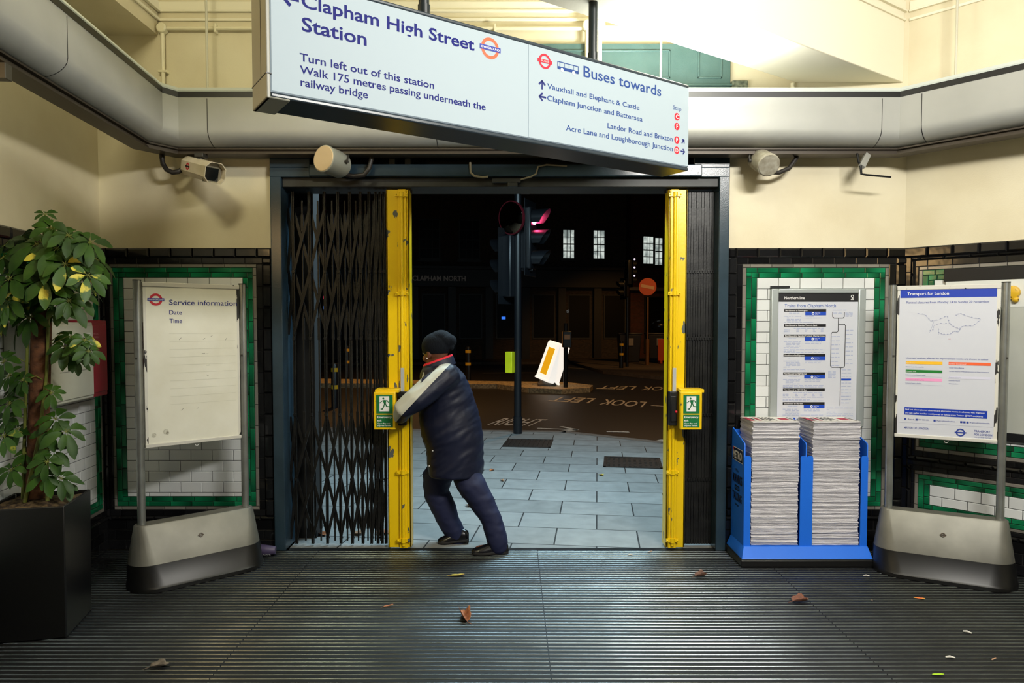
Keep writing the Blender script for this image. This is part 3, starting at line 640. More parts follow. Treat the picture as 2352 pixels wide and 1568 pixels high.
# right stand
t, bd, F, w = stand((2.49,4.567), (3.03,4.283), .405, .882, 1.862, 'notice stand with blue-topped planned closures poster, right of the newspaper rack')
hgt = 1.862-.882; Q = lambda a, bb: (a*w, 1.862-bb*hgt)
b = B(); rect(b, F, .012, w-.018, .884, 1.838); po = b.make('poster', PAPER, bd); F1 = lift(F, .0012); F2 = lift(F, .002)
def band(par, name, m, a0, a1, b0, b1): b = B(); x0, z1_ = Q(a0,b0); x1, z0_ = Q(a1,b1); rect(b, F1, x0, x1, z0_, z1_); return b.make(name, m, par)
band(po, 'header_band', PBLUE, .03, .965, .027, .080)
band(po, 'yellow_band', mat('band_yellow',(246,190,40),.45), .10,.465,.497,.516); band(po, 'green_band', mat('band_green',(24,120,44),.45), .10,.465,.553,.571); band(po, 'pink_band', mat('band_pink',(240,160,205),.45), .10,.465,.608,.626)
band(po, 'orange_band', mat('band_orange',(240,100,50),.45), .525,.925,.497,.516); band(po, 'lilac_band', mat('band_lilac',(214,214,232),.45), .525,.925,.588,.604); band(po, 'footer_band', PBLUE, .095,.905,.803,.852)
b = B()
for s, aa, bb, h, ww, bo in (('Transport for London',.10,.063,.0185,.228,.012),('Find out about planned closures and alternative routes in advance, visit tfl.gov.uk',.105,.8215,.0095,.43,.006),('and sign up for our free weekly email or follow us on Twitter @TfLTravelAlerts',.105,.8445,.0095,.42,.006),('Circle line',.105,.512,.007,.05,0),('District line',.105,.5675,.007,.055,0),('London Overground',.53,.512,.007,.09,0)):
    x, z = Q(aa,bb); b = B(); write(b, F2, x, z, s, h, ww, bo); b.make('white_lettering', WHITE, po)
b = B()
for s, aa, bb, h, ww, bo in (('Planned closures from Monday 14 to Sunday 20 November',.09,.117,.0135,.447,0),('Lines and stations affected by improvement works are shown in colour',.10,.481,.0108,.445,0),('No service on the entire line',.10,.537,.006,.10,0),('Embankment to Edgware Road',.10,.590,.006,.11,0),('Liverpool Street to Barking',.10,.645,.006,.09,0),('Gospel Oak to Barking',.53,.537,.006,.08,0),('Camden Road to Willesden Junction via West Hampstead',.53,.560,.006,.21,0),('Lambeth North',.53,.620,.006,.06,0),('Wimbledon',.53,.640,.006,.05,0),
    ('Hammersmith & City line',.105,.622,.007,.10,0),('Station closure',.53,.600,.007,.065,0),('tfl.gov.uk',.13,.885,.008,.038,0),('0343 222 1234',.235,.885,.008,.06,0),('tfl.gov.uk/emailupdates',.42,.885,.008,.10,0),('tfl.gov.uk/socialmedia',.74,.885,.008,.105,0),('MAYOR OF LONDON',.095,.945,.0125,.140,.008),('TRANSPORT',.785,.941,.0125,.084,.008),('FOR LONDON',.785,.962,.0125,.094,.008),('EVERY JOURNEY MATTERS',.785,.976,.005,.09,0)):
    x, z = Q(aa,bb); b = B(); write(b, F1, x, z, s, h, ww, bo); b.make('blue_lettering', INK, po)
for aa in (.10,.215,.395,.655,.685,.715):
    b = B(); x, z = Q(aa,.888); rect(b, F1, x-.003, x+.009, z, z+.012); b.make('icon', INK, po)
b = B(); x, z = Q(.655,.95); annulus(b, F1, x, z, .0165, .0245); rect(b, lift(F,.0016), x-.031, x+.031, z-.0042, z+.0042)
b.make('blue_roundel', INK, po)
b = B(); random.seed(3)
for pl in ([(.2,.185),(.28,.19),(.34,.235),(.42,.225),(.5,.2),(.52,.245),(.55,.265),(.62,.285),(.66,.265),(.75,.265),(.82,.225)],[(.36,.30),(.37,.265),(.42,.25),(.52,.25)],[(.58,.2),(.62,.185),(.68,.2),(.76,.215),(.82,.22)],[(.42,.31),(.46,.32),(.53,.32),(.57,.30),(.61,.305),(.63,.285)],[(.33,.31),(.37,.24)],[(.42,.28),(.42,.32)]):
    stroke(b, F1, [Q(*p) for p in pl], .0012)
    for (a0,b0),(a1,b1) in zip(pl, pl[1:]):
        for k in range(2): q = k*.5+.2; x, z = Q(a0+(a1-a0)*q, b0+(b1-b0)*q); rect(b, F1, x-.004, x+.004, z+.001, z+.004)
for bb in (.545,.598,.652): rect(b, F1, *[Q(.10,bb)[0], Q(.465,bb)[0]], Q(0,bb)[1]-.0003, Q(0,bb)[1]+.0003)
rect(b, F1, Q(.04,0)[0], Q(.96,0)[0], Q(0,.905)[1]-.0004, Q(0,.905)[1]+.0004)
tag(b.make('route_map', HAIR, po), kind='stuff')
band(po, 'map_mark', mat('map_red',(200,90,110),.5), .515,.54,.347,.350)

# =====================================================================
# POSTER FRAME ON THE RIGHT-HAND TILES
# =====================================================================
t = thing('poster_frame', (2.16, 4.92, 1.3), 'silver-framed train timetable poster on tiles behind the newspaper rack', 'poster')
FRM = mat('poster_frame_alu', (176, 184, 184), .35, .35)
fx0, fx1, fz0, fz1 = 1.822, 2.487, .885, 1.862; yf = 4.90
b = B(); b.bx(fx0, fx0+.052, yf, 4.937, fz0, fz1); b.bx(fx1-.052, fx1, yf, 4.937, fz0, fz1); b.bx(fx0+.05, fx1-.05, yf, 4.937, fz1-.032, fz1); b.bx(fx0+.05, fx1-.05, yf, 4.937, fz0, fz0+.032); b.make('frame', FRM, t, bevel=.007, seg=3)
b = B(); b.bx(fx0+.04, fx1-.04, yf+.012, 4.937, fz0+.02, fz1-.02); po = b.make('poster', PAPER, t)
F = (V((1.874, yf+.0108, 0)), X, Z, V((0,-1,0))); w = .561; zt = 1.830; hh = .905   # printed sheet, hh = span of the visible part
Q = lambda a, bb: (a*w, zt-bb*hh)
def q2(zx, zy): return ((zx-105)/930*w, zt-(zy-85)/1390*hh)      # sheet coordinates
b = B(); a = q2(107,85); c = q2(1040,175); rect(b, F, a[0], c[0], c[1], a[1]); 
G = lift(F, .0008)
hd = [(255,'Northbound to Kennington',1),(417,'Northbound to Camden Town via Bank',0),(530,'Northbound to Camden Town via Charing Cross',1),(740,'Northbound to Edgware',1),(940,'Northbound to High Barnet',1),(1115,'Northbound to Mill Hill East',0),(1264,'Southbound to Morden',1)]
b.make('black_header', BLACK, po)
for zy, s, k in hd: b = B(); a = q2(174,zy); c = q2(665,zy+29); rect(b, F, a[0], c[0], c[1], a[1]); b.make('black_heading_bar', BLACK, po)
b = B()
for pl in ([(742,290),(742,335),(755,351),(865,351),(877,335),(877,290)],[(810,351),(810,490),(795,505),(742,505),(727,520),(727,870),(742,884),(835,884),(845,900),(845,1300)],[(810,418),(880,418),(892,432),(892,870),(878,884),(845,890)]): stroke(b, G, [q2(*p) for p in pl], .004)
b.make('line_diagram', BLACK, po); TB_ = mat('timetable_blue',(20,70,185),.45)
for zy, s, k in hd:
    if k: b = B(); a = q2(421,zy+29); c = q2(665,zy+67); rect(b, F, a[0], c[0], c[1], a[1]); b.make('blue_bar', TB_, po)
b = B(); a = q2(855,1008); c = q2(970,1028); rect(b, F, a[0], c[0], c[1], a[1]); b.make('station_marker', TB_, po)
for zx in (185, 313, 489, 721): b = B(); a = q2(zx-11,1433); c = q2(zx+12,1457); rect(b, F, a[0], c[0], c[1], a[1]); b.make('icon', TB_, po)
b = B(); x, z = q2(178,235); write(b, F, x, z, 'Trains from Clapham North', .0225, .362, .0); b.make('title_lettering', mat('timetable_title',(50,90,175),.5), po)
b = B(); G2 = lift(F, .0016); x, z = q2(175,150); write(b, G, x, z, 'Northern line', .0195, .142, .012); b.make('header_lettering', WHITE, po)
for zy, s, k in hd:
    b = B(); x, z = q2(188,zy+22); write(b, G, x, z, s, .0095, None, .012); b.make('heading_lettering', WHITE, po)
    if k: b = B(); x, z = q2(512,zy+48); annulus(b, G, x, z, .004, .009, 18); x, z = q2(536,zy+46); write(b, G, x, z, 'Night Tube', .0055, None, .01); x, z = q2(536,zy+60); write(b, G, x, z, 'service', .0055, None, .01); b.make('night_service_mark', WHITE, po)
b = B(); x, z = q2(968,118); annulus(b, G, x, z, .006, .011, 18); rect(b, G, x-.011, x+.011, z-.024, z-.019); rect(b, G, x-.006, x+.008, z-.016, z-.012)
b.make('header_symbol', WHITE, po)
b = B(); random.seed(11)
def lines(zx0, zx1, zys, jit=.5):
    for zy in zys:
        x = zx0
        while x < zx1-8:
            L = random.uniform(18, 60); e = min(x+L, zx1); a = q2(x, zy); c = q2(e, zy+7); rect(b, F, a[0], c[0], c[1], a[1]); x = e+random.uniform(6, 14)
            if random.random() < .08: break
for zy, s, k in hd:
    if k: lines(232,365,[zy+40]); lines(174,375,[zy+74]); lines(205,370,[zy+90,zy+106,zy+122]); lines(424,620,[zy+74]); lines(424,610,[zy+92]); lines(174,650,[zy+138])
    else: lines(290,650,[zy+42]); lines(174,240,[zy+60,zy+76]); [lines(x,x+32,[zy+60,zy+76]) for x in (320,420,515,605)]; lines(174,650,[zy+92])
lines(174,650,[690,705,720,905,920,1095,1100,1235,1246])
for zy in range(480,870,45): lines(735,830,[zy+68] if zy < 800 else []); lines(900,985,[zy])
for zy in range(908,1300,36): lines(858,970,[zy] if abs(zy-1018) > 16 else [])
lines(700,790,range(930,1000,12)); lines(690,1000,[1325,1345,1370,1388,1408]); lines(205,275,[1440]); lines(335,450,[1446]); lines(510,680,[1446]); lines(742,870,[1440]); lines(745,910,[262]); lines(750,850,[286,300]); lines(890,975,[286,300,314,328])
tag(b.make('small_print', mat('timetable_small_print',(172,182,212),.6), po), kind='stuff')
b = B(); b.bx(1.822, 1.955, 4.915, 4.936, 1.866, 1.882); tag(b.make('black_batten', BLK, loc=(1.89,4.93,1.866)), 'short black strip on tiles above left corner of timetable frame', 'strip')

# grey notice board with yellow knob on right wall
e = V((.95,-1,0)).normalized(); n = V((-1,-.95,0)).normalized(); o = WR(0)+n*.022
t = thing('wall_board', tuple(o+e*.8+Z*.9), 'pale grey wall board with black top and yellow knob, half hidden by right notice stand', 'board')
b = B(); b.fr((o,e,n,Z), (.26,1.5), (-.003,.02), (1.90,1.985)); b.fr((o,e,n,Z), (.26,1.5), (-.003,.02), (.86,.915)); b.make('frame', BLK, t, bevel=.003)
b = B(); b.fr((o,e,n,Z), (.27,1.5), (-.002,.014), (.915,1.90)); pn = b.make('panel', mat('board_grey',(186,188,180),.5,col2=(176,178,168),ns=3), t)
b = B(); b.fr((o,e,n,Z), (.27,1.5), (.0145,.0165), (1.725,1.90)); b.make('label_strip', mat('board_white',(220,222,216),.5), pn)
b = B(); c = o+e*.645+n*.03+Z*1.815; b.lathe(c-n*.02, [(.04,0),(.045,.01),(.04,.03),(.02,.036)], 24, n); b.ball(c+e*.02-Z*.045+n*.0, .02, 12, 8); b.make('yellow_knob', mat('knob_yellow',(214,170,30),.4,col2=(90,70,20),ns=30,thr=(.62,.64)), pn)

# =====================================================================
# NEWSPAPER RACK AND NEWSPAPERS
# =====================================================================
RB = mat('rack_blue', (30, 112, 232), .42, bump=.1, bs=300)
t = thing('newspaper_rack', (1.97, 4.76, 0), 'bright blue free newspaper rack with two tall stacks, below timetable poster', 'newspaper rack')
b = B(); P = lambda x0,x1,y0,y1,z: [V((x0,y0,z)),V((x1,y0,z)),V((x1,y1,z)),V((x0,y1,z))]
b.loft([P(1.525,2.408,4.575,4.925,0), P(1.525,2.408,4.575,4.925,.04), P(1.535,2.402,4.585,4.92,.048)]); b.make('plinth', FOOT, t, bevel=.004)
b = B(); b.loft([P(1.532,2.404,4.582,4.92,.048), P(1.532,2.404,4.582,4.92,.052), P(1.562,2.396,4.640,4.92,.118), P(1.575,2.385,4.655,4.92,.118)]); b.make('skirt', RB, t, bevel=.002)
def side(name, x, flip=False):
    b = B(); poly = [(4.655,.10),(4.92,.10),(4.92,.87),(4.905,.885),(4.66,.815),(4.652,.80)]; b.prism([V((x,yy,zz)) for yy,zz in poly], (.008,0,0)); return b.make(name, RB, t, bevel=.0015)
sp = side('side_panel', 1.562); side('side_panel', 2.386); side('divider_panel', 1.975)
for x0, x1 in ((1.562,1.607),(1.940,1.982),(1.982,2.024),(2.348,2.394)):
    b = B(); b.prism([V(p) for p in ((x0,4.648,.10),(x1,4.648,.10),(x1,4.648,.718),(x1-.008,4.648,.728),(x0+.008,4.648,.728),(x0,4.648,.718))], (0,.006,0)); b.make('front_flange', RB, t)
b = B(); b.bx(1.562, 2.394, 4.914, 4.922, .10, .87); b.make('back_panel', RB, t)
F = (V((1.5612, 4.915, 0)), V((0,-1,0)), Z, V((-1,0,0)))
b = B(); shape(b, F, [(.022,.665),(.235,.665),(.235,.758),(.022,.758)]); k = b.make('masthead_plate', WHITE, sp)
b = B(); shape(b, lift(F,.001), [(.027,.670),(.230,.670),(.230,.753),(.027,.753)]); b.make('masthead_field', mat('masthead_navy',(18,28,62),.4), k)
b = B(); shape(b, lift(F,.0015), [(.027,.715),(.06,.753),(.027,.753)]); b.make('masthead_corner', RED, k)
b = B(); write(b, lift(F,.002), .036, .683, 'METRO', .052, .182, .03); b.make('masthead_lettering', WHITE, k)
b = B(); G = lift(F,.001)
letters(sp, 'slogan_lettering', BLACK, G, [(.09, .590, 'Make', .022, .06, 0), (.028, .515, 'MORNINGS', .056, .200, .03), (.028, .392, 'TALKING', .052, .195, .03), (.085, .355, 'always', .018, .075, .01)]); rect(b, G, .075, .175, .462, .497); b.make('slogan_plate', BLACK, sp)
b = B(); write(b, lift(F,.0018), .082, .471, 'WORTH', .017, .085, .02); b.make('slogan_reversed_lettering', RB, sp)
# newspapers: folded tabloids, four slightly different meshes shared by all copies
def paper_mat():
    m = bpy.data.materials.new('newsprint'); m.use_nodes = True; nt = m.node_tree; N = nt.nodes; L = nt.links; p = N['Principled BSDF']; p.inputs['Roughness'].default_value = .8
    tc = N.new('ShaderNodeTexCoord'); mp = N.new('ShaderNodeMapping'); mp.inputs['Scale'].default_value = (9, 9, 620); n = N.new('ShaderNodeTexNoise'); n.inputs['Scale'].default_value = 1; n.inputs['Detail'].default_value = 3
    oi = N.new('ShaderNodeObjectInfo'); r = N.new('ShaderNodeValToRGB'); r.color_ramp.elements[0].position = .30; r.color_ramp.elements[1].position = .62; r.color_ramp.elements[0].color = lin(178,175,182); r.color_ramp.elements[1].color = lin(226,224,228)
    ad = N.new('ShaderNodeVectorMath'); L.new(tc.outputs['Object'], ad.inputs[0]); L.new(oi.outputs['Random'], ad.inputs[1]); L.new(ad.outputs[0], mp.inputs[0]); L.new(mp.outputs[0], n.inputs['Vector']); L.new(n.outputs[0], r.inputs[0])
    mx = N.new('ShaderNodeMix'); mx.data_type = 'RGBA'; mx.blend_type = 'MULTIPLY'; mx.inputs[0].default_value = 1; sc = N.new('ShaderNodeMapRange'); sc.inputs[3].default_value = .80; sc.inputs[4].default_value = 1.05
    L.new(oi.outputs['Random'], sc.inputs[0]); L.new(r.outputs[0], mx.inputs[6]); L.new(sc.outputs[0], mx.inputs[7]); L.new(mx.outputs[2], p.inputs['Base Color']); return m
NEWS = paper_mat(); random.seed(21); protos = []
TH = .0094
for v in range(4):
    b = B(); rows = []; nx = 10
    for i in range(nx+1):
        x = -.158+.316*i/nx; wv = .0007*sin(i*1.3+v*2)+.0003*random.uniform(-1,1); f = -.124+.003*random.uniform(-1,1)*(i in (0,nx)); T = TH*(.965+.025*sin(i*.9+v))
        rows.append([V((x,.128,wv)), V((x,f+.002,wv)), V((x,f,wv+T*.2)), V((x,f-.001,wv+T*.55)), V((x,f+.0015,wv+T*.85)), V((x,f+.006,wv+T)), V((x,.128,wv+T))])
    b.loft(rows); o = b.make('newspaper', NEWS, angle=50); protos.append(o)
used = [False]*4
def newspaper(x, y, z, rz, lab, v):
    if not used[v]: o = protos[v]; used[v] = True
    else: o = protos[v].copy(); C.objects.link(o)
    o.location = (x, y, z); o.rotation_euler = (random.uniform(-.004,.004), random.uniform(-.006,.006), rz)
    return tag(o, lab, 'newspaper', 'free newspapers stacked in the blue rack')
for cx, lab, top in ((1.773,'folded newspaper in the left stack of the blue rack','top newspaper of the left stack, front page up, in blue rack'),(2.183,'folded newspaper in the right stack of the blue rack','top newspaper of the right stack, front page up, in blue rack')):
    z = .1195; k = 0
    sh = 0
    while z < .948:
        if k % 9 == 0: sh = random.uniform(-.006, .006)
        newspaper(cx+sh*.6+random.uniform(-.003,.003), 4.782+sh*.4+random.uniform(-.003,.003)-(.008 if z > .83 else 0), z, random.uniform(-.012,.012), lab, random.randrange(4)); z += TH*1.005; k += 1
    o = newspaper(cx-.004, 4.765, z, .01, top, 1)
    # printed front page: its own sheet on the top copy
    F = (V((cx-.004-.16, 4.765-.118, z+TH+.0022)), X, Y_, Z)
    def flat(name, m, rs, dz=0):
        b = B()
        for r_ in rs: rect(b, (F[0]+Z*dz, X, Y_, Z), *r_)
        ob = b.make(name, m, None); ob.parent = o; ob.matrix_parent_inverse = (Matrix.Translation(o.location) @ o.rotation_euler.to_matrix().to_4x4()).inverted(); return ob
    flat('front_page', mat('front_page_paper',(226,224,220),.7), [(0,.32,0,.235)])
    for q in [(.0,.03,.03,.2),(.222,.285,.06,.17),(.06,.085,.04,.19)]: flat('page_photo', mat('page_photo_red',(200,50,80),.6,col2=(120,30,50),ns=40), [q], .0008)
    for q in [(.035,.05,.05,.18),(.10,.118,.05,.2),(.13,.142,.03,.2),(.152,.17,.06,.2),(.18,.188,.04,.2),(.30,.312,.03,.2)]: flat('headline', mat('headline_black',(40,40,44),.6), [q], .0008)

# =====================================================================
# LEFT WALL CABINETS, CUP
# =====================================================================
ew = V((.12,-1,0)).normalized(); nw = V((1,.12,0)).normalized()
t = thing('hose_cabinet', tuple(WL(.4)+nw*.07+Z*1.135), 'dark red wall cabinet in the left corner behind the plant', 'cabinet')
CRED = mat('cabinet_red', (150, 16, 44), .35); HF = (WL(0)+nw*.0195, ew, nw, Z)
b = B(); b.fr(HF, (.24,.515), (0,.115), (1.135,1.64)); b.make('body', CRED, t, bevel=.008)
b = B(); b.fr(HF, (.255,.50), (.115,.122), (1.165,1.61)); dr = b.make('door', CRED, t, bevel=.004)
b = B(); b.fr((HF[0],ew,nw,Z), (.5155,.5165), (.03,.06), (1.60,1.625)); b.make('sticker', mat('sticker_cream',(220,216,200),.5), t)
F = (HF[0]+nw*.1232, -ew, Z, nw); letters(dr, 'door_lettering', mat('print_rose',(220,150,160),.5), F, [(-.45, 1.545, 'EMERGENCY', .012, .085, 0), (-.45, 1.522, 'EQUIPMENT', .012, .085, 0)])
t = thing('meter_cabinet', tuple(WL(.85)+nw*.09+Z*1.145), 'large off-white metal wall cabinet behind the moss-pole trunk', 'cabinet')
CWH = mat('cabinet_offwhite', (196, 198, 184), .45, col2=(184,184,168), ns=4)
b = B(); b.fr(HF, (.525,1.20), (0,.155), (1.145,1.625)); b.make('body', CWH, t, bevel=.008)
b = B(); b.fr(HF, (.54,1.185), (.155,.163), (1.165,1.605)); dr = b.make('door', CWH, t, bevel=.005)
b = B(); b.fr(HF, (.62,.90), (.163,.168), (1.40,1.53)); b.make('meter_window', mat('meter_window_dark',(40,44,42),.2), dr, bevel=.003)
b = B(); b.fr(HF, (.58,.62), (.163,.166), (1.535,1.56)); b.make('label_plate', mat('label_white',(225,225,220),.4), dr)
b = B(); b.fr(HF, (.58,.95), (.163,.1645), (1.33,1.334)); b.make('panel_seam', mat('seam_grey',(130,130,120),.6), dr)
t = thing('paper_cup', (-1.73, 4.83, 0), 'dark purple paper cup lying on its side behind the left notice stand', 'cup')
b = B(); a = V((.99,.12,-.06)).normalized(); b.lathe((-1.76,4.80,.041), [(.036,.002),(.038,0),(.040,.004),(.028,.105),(.026,.108),(.001,.106)], 24, a); b.make('cup_body', mat('cup_purple',(72,62,92),.5), t)
b = B(); b.lathe((-1.763,4.80,.041), [(.037,0),(.0412,.001),(.0412,.006),(.039,.008)], 24, a); b.make('rim', WHITE, t)
b = B(); F = (V((-1.722,4.762,.018)), a, V((0,-.75,.66)), V((0,-.8,-.6))); F = (V((-1.722,4.7655,.016)), a, V((0.02,-.55,.8)).normalized(), V((0,-.83,-.55))); write(b, F, 0, 0, 'CAFE', .014, .05, .02); b.make('cup_lettering', WHITE, t)

# =====================================================================
# PLANT
# =====================================================================
LEAF = mat('leaf_green', (48, 84, 14), .5, col2=(28, 58, 9), ns=9, spec=.3); LEAFV = mat('variegated_leaf', (50, 88, 18), .5, col2=(206, 196, 66), ns=12, thr=(.54,.60)); STEM = mat('green_stem', (122, 128, 52), .5, col2=(96,104,40), ns=20)
SOIL = mat('bark_mulch', (104, 84, 52), .9, col2=(58, 42, 26), ns=38, thr=(.42,.58), bump=1, bs=60); POTM = mat('black_planter', (10, 10, 11), .35)
MOSS = mat('coir_pole', (112, 70, 40), .9, col2=(72, 44, 26), ns=30, bump=1.0, bs=45)
pb = V((-2.52, 3.672, 0)); ea = V((.973, .23, 0)); eb = V((-.23, .973, 0))
pt = thing('potted_umbrella_plant', tuple(pb), 'tall leafy umbrella plant on a coir pole in a square black planter, left corner', 'plant')
b = B(); H = .685; s = .19
sq = lambda k, z: [pb+ea*u*k+eb*v*k+Z*z for u, v in ((-s,-s),(s,-s),(s,s),(-s,s))]
b.loft([sq(.97,0), sq(1,H), sq(.94,H), sq(.92,H-.06)]); b.make('planter', POTM, pt, bevel=.006)
b = B(); n = 18; random.seed(5); g = {}
for i in range(n+1):
    for j in range(n+1):
        u, v = (-1+2*i/n)*s*.93, (-1+2*j/n)*s*.93; r = math.hypot(u, v); g[i,j] = b.bm.verts.new(pb+ea*u+eb*v+Z*(H-.022+.03*max(0,1-r/.2)+random.uniform(-.008,.008)))
for i in range(n):
    for j in range(n): b.face([g[i,j],g[i+1,j],g[i+1,j+1],g[i,j+1]])
tag(b.make('mulch', SOIL, pt, angle=180), kind='stuff')
tp = [V((-2.534, 3.68, 0.693)), V((-2.516, 3.68, 1.024)), V((-2.498, 3.68, 1.348)), V((-2.477, 3.68, 1.716)), V((-2.467, 3.68, 1.854))]
b = B(); b.tube(tp, [.050,.050,.048,.046,.040], 20); tk = b.make('coir_pole', MOSS, pt)
b = B()
for k, (p0, off) in enumerate(((tp[0], .055), (tp[0], -.055))):
    pts = [tp[i]+V(((.053 if off > 0 else -.053)*(1-.2*(i == 0)*(off > 0)), -.028, 0)) for i in range(5)]
    if off > 0: pts[0] = tp[0]+V((-.02,-.062,-.01)); pts[1] = tp[1]+V((.035,-.045,0))
    b.tube([p for p in pts], [.010,.009,.008,.007,.005], 8)
b.tube([tp[0]+V((.085,-.04,-.01)), tp[0]+V((.07,-.02,.10)), tp[1]+V((.055,0,0))], [.010,.009,.007], 8); b.make('stem', STEM, pt)
def whorl(c, L, face, var, root):
    """palmate leaf: seven or eight leaflets round the tip of a long stalk"""
    b = B(); face = V(face).normalized(); a = face.orthogonal().normalized(); d2 = face.cross(a)
    n = random.choice((7, 7, 8)); ph = random.random()*6
    for k in range(n):
        t = ph+2*pi*k/n+random.uniform(-.15,.15); l = L*random.uniform(.8, 1.1)*(1.1 if k % 2 else .92); rd = (a*cos(t)+d2*sin(t)); droop = random.uniform(.35,.8)
        sd = rd.cross(face).normalized(); rows = []
        b.mi = 1 if var and random.random() < .40 else 0
        for q, wd in ((.14,.004),(.25,.10),(.45,.19),(.68,.235),(.86,.17),(1.0,.02)):
            p = c+rd*(l*q*(1-.18*droop*q))-face*0+V((0,0,-1))*(l*q*q*droop*.62)+face*(l*.10*q*(1-q)); wv = sd*l*wd*.92; cr = face*(-l*wd*.22)
            rows.append([p-wv-cr*0+face*l*wd*.18, p, p+wv+face*l*wd*.18])
        rv = [[b.bm.verts.new(p) for p in r] for r in rows]
        for r0, r1 in zip(rv, rv[1:]):
            for i in range(2): b.face([r0[i], r0[i+1], r1[i+1], r1[i]])
        b.mi = 2; b.tube([c, V(rows[0][1])], .0016, 5)
    b.mi = 2; m = (c+V(root))/2+V((0,0,.03)); b.tube([V(root), m, c-face*.004], [.003,.0026,.002], 6)
    return b.make('leaf', [LEAF, LEAFV, STEM], pt, angle=80)
random.seed(12)
PL = {('c',0.055,0):(-2.359,3.542,2.169),('c',0.085,1):(-2.588,3.806,2.121),('c',0.09,2):(-2.304,3.505,2.095),('c',0.08,3):(-2.386,3.714,2.127),('c',0.1,4):(-2.209,3.491,2.058),('c',0.12,5):(-2.408,3.549,2.021),('c',0.11,6):(-2.613,3.61,2.024),('c',0.11,7):(-2.576,3.535,1.95),('c',0.12,8):(-2.541,3.691,1.932),('c',0.135,9):(-2.384,3.625,1.886),('c',0.12,10):(-2.271,3.623,2.034),('c',0.11,11):(-2.264,3.638,1.959),('c',0.1,12):(-2.126,3.529,2.028),('c',0.1,13):(-2.232,3.759,1.961),('c',0.11,14):(-2.23,3.492,1.916),('c',0.11,15):(-2.464,3.544,1.841),('c',0.12,16):(-2.493,3.467,1.84),('c',0.11,17):(-2.602,3.556,1.797),('c',0.1,18):(-2.504,3.607,1.75),('c',0.1,19):(-2.535,3.785,1.776),('c',0.1,20):(-2.372,3.596,1.804),('c',0.09,21):(-2.223,3.501,1.734),('c',0.1,22):(-2.215,3.553,1.766),('c',0.1,23):(-2.345,3.817,1.834),('c',0.1,24):(-2.113,3.483,1.859),('c',0.09,25):(-2.609,3.683,1.62),('c',0.09,26):(-2.483,3.596,1.652),('c',0.1,27):(-2.628,3.668,1.68),('c',0.085,28):(-2.333,3.582,1.714),('c',0.11,29):(-2.505,3.709,1.837),('c',0.12,30):(-2.578,3.639,1.937),('c',0.11,31):(-2.385,3.694,1.832),('c',0.11,32):(-2.395,3.784,1.879),('c',0.1,33):(-2.239,3.669,1.917),('c',0.12,34):(-2.329,3.511,1.952),('c',0.11,35):(-2.512,3.483,1.733),('c',0.11,36):(-2.631,3.741,1.783),('c',0.11,37):(-2.524,3.636,1.998),('c',0.11,38):(-2.296,3.53,1.997),('c',0.11,39):(-2.558,3.801,1.92),('c',0.12,40):(-2.607,3.668,1.887),('c',0.11,41):(-2.554,3.722,1.822),('c',0.1,42):(-2.623,3.747,2.079),('c',0.12,43):(-2.54,3.563,1.979),('c',0.11,44):(-2.302,3.588,1.982),('c',0.11,45):(-2.342,3.776,1.895),('c',0.12,46):(-2.341,3.509,1.843),('c',0.11,47):(-2.62,3.615,1.67),('c',0.11,48):(-2.553,3.495,1.733),('c',0.08,49):(-2.433,3.708,1.671),('l',0.085,50):(-2.356,3.729,1.55),('l',0.085,51):(-2.248,3.631,1.507),('l',0.08,52):(-2.16,3.553,1.478),('l',0.085,53):(-2.33,3.632,1.498),('l',0.085,54):(-2.327,3.719,1.434),('l',0.08,55):(-2.335,3.674,1.459),('l',0.07,56):(-2.191,3.574,1.535),('l',0.09,57):(-2.606,3.566,1.424),('l',0.09,58):(-2.612,3.613,1.349),('l',0.085,59):(-2.625,3.674,1.275),('l',0.09,60):(-2.576,3.559,1.212),('l',0.07,61):(-2.504,3.557,1.331),('l',0.095,62):(-2.615,3.584,1.125),('l',0.09,63):(-2.611,3.659,1.062),('l',0.09,64):(-2.581,3.523,1.049),('l',0.07,65):(-2.385,3.595,1.26),('l',0.085,66):(-2.379,3.616,1.121),('l',0.1,67):(-2.323,3.61,1.058),('l',0.085,68):(-2.414,3.612,1.062),('l',0.085,69):(-2.376,3.584,0.962),('l',0.075,70):(-2.379,3.539,0.912),('l',0.08,71):(-2.372,3.635,0.806),('l',0.07,72):(-2.376,3.698,0.768),('l',0.08,73):(-2.619,3.676,0.871),('l',0.08,74):(-2.559,3.534,0.873),('l',0.075,75):(-2.397,3.551,0.838),('l',0.06,76):(-2.56,3.646,0.937)}
for key, (x, y, z) in PL.items():
    kind, L, px_ = key[0], key[1], key[2]; c = V((x, y, z))
    if kind == 'c': root = tp[4]+V((random.uniform(-.02,.02), random.uniform(-.02,.02), min(.25, max(-.15, z-tp[4].z-.10)))); face = (c-root)*.9+V((0,-.10,.10))
    else:
        q = min(range(5), key=lambda i: abs(tp[i].z-z)); k = max(0, min(1, (z-tp[0].z)/(tp[3].z-tp[0].z))); root = tp[0].lerp(tp[3], k)+V((.045 if x > tp[1].x else -.045, 0, -.03)); face = (c-root)*.7+V((0,-.08,.07))
    whorl(c, L*1.2, face, (kind == 'c' and z < 2.0 and random.random() < .55) or random.random() < .12, root)

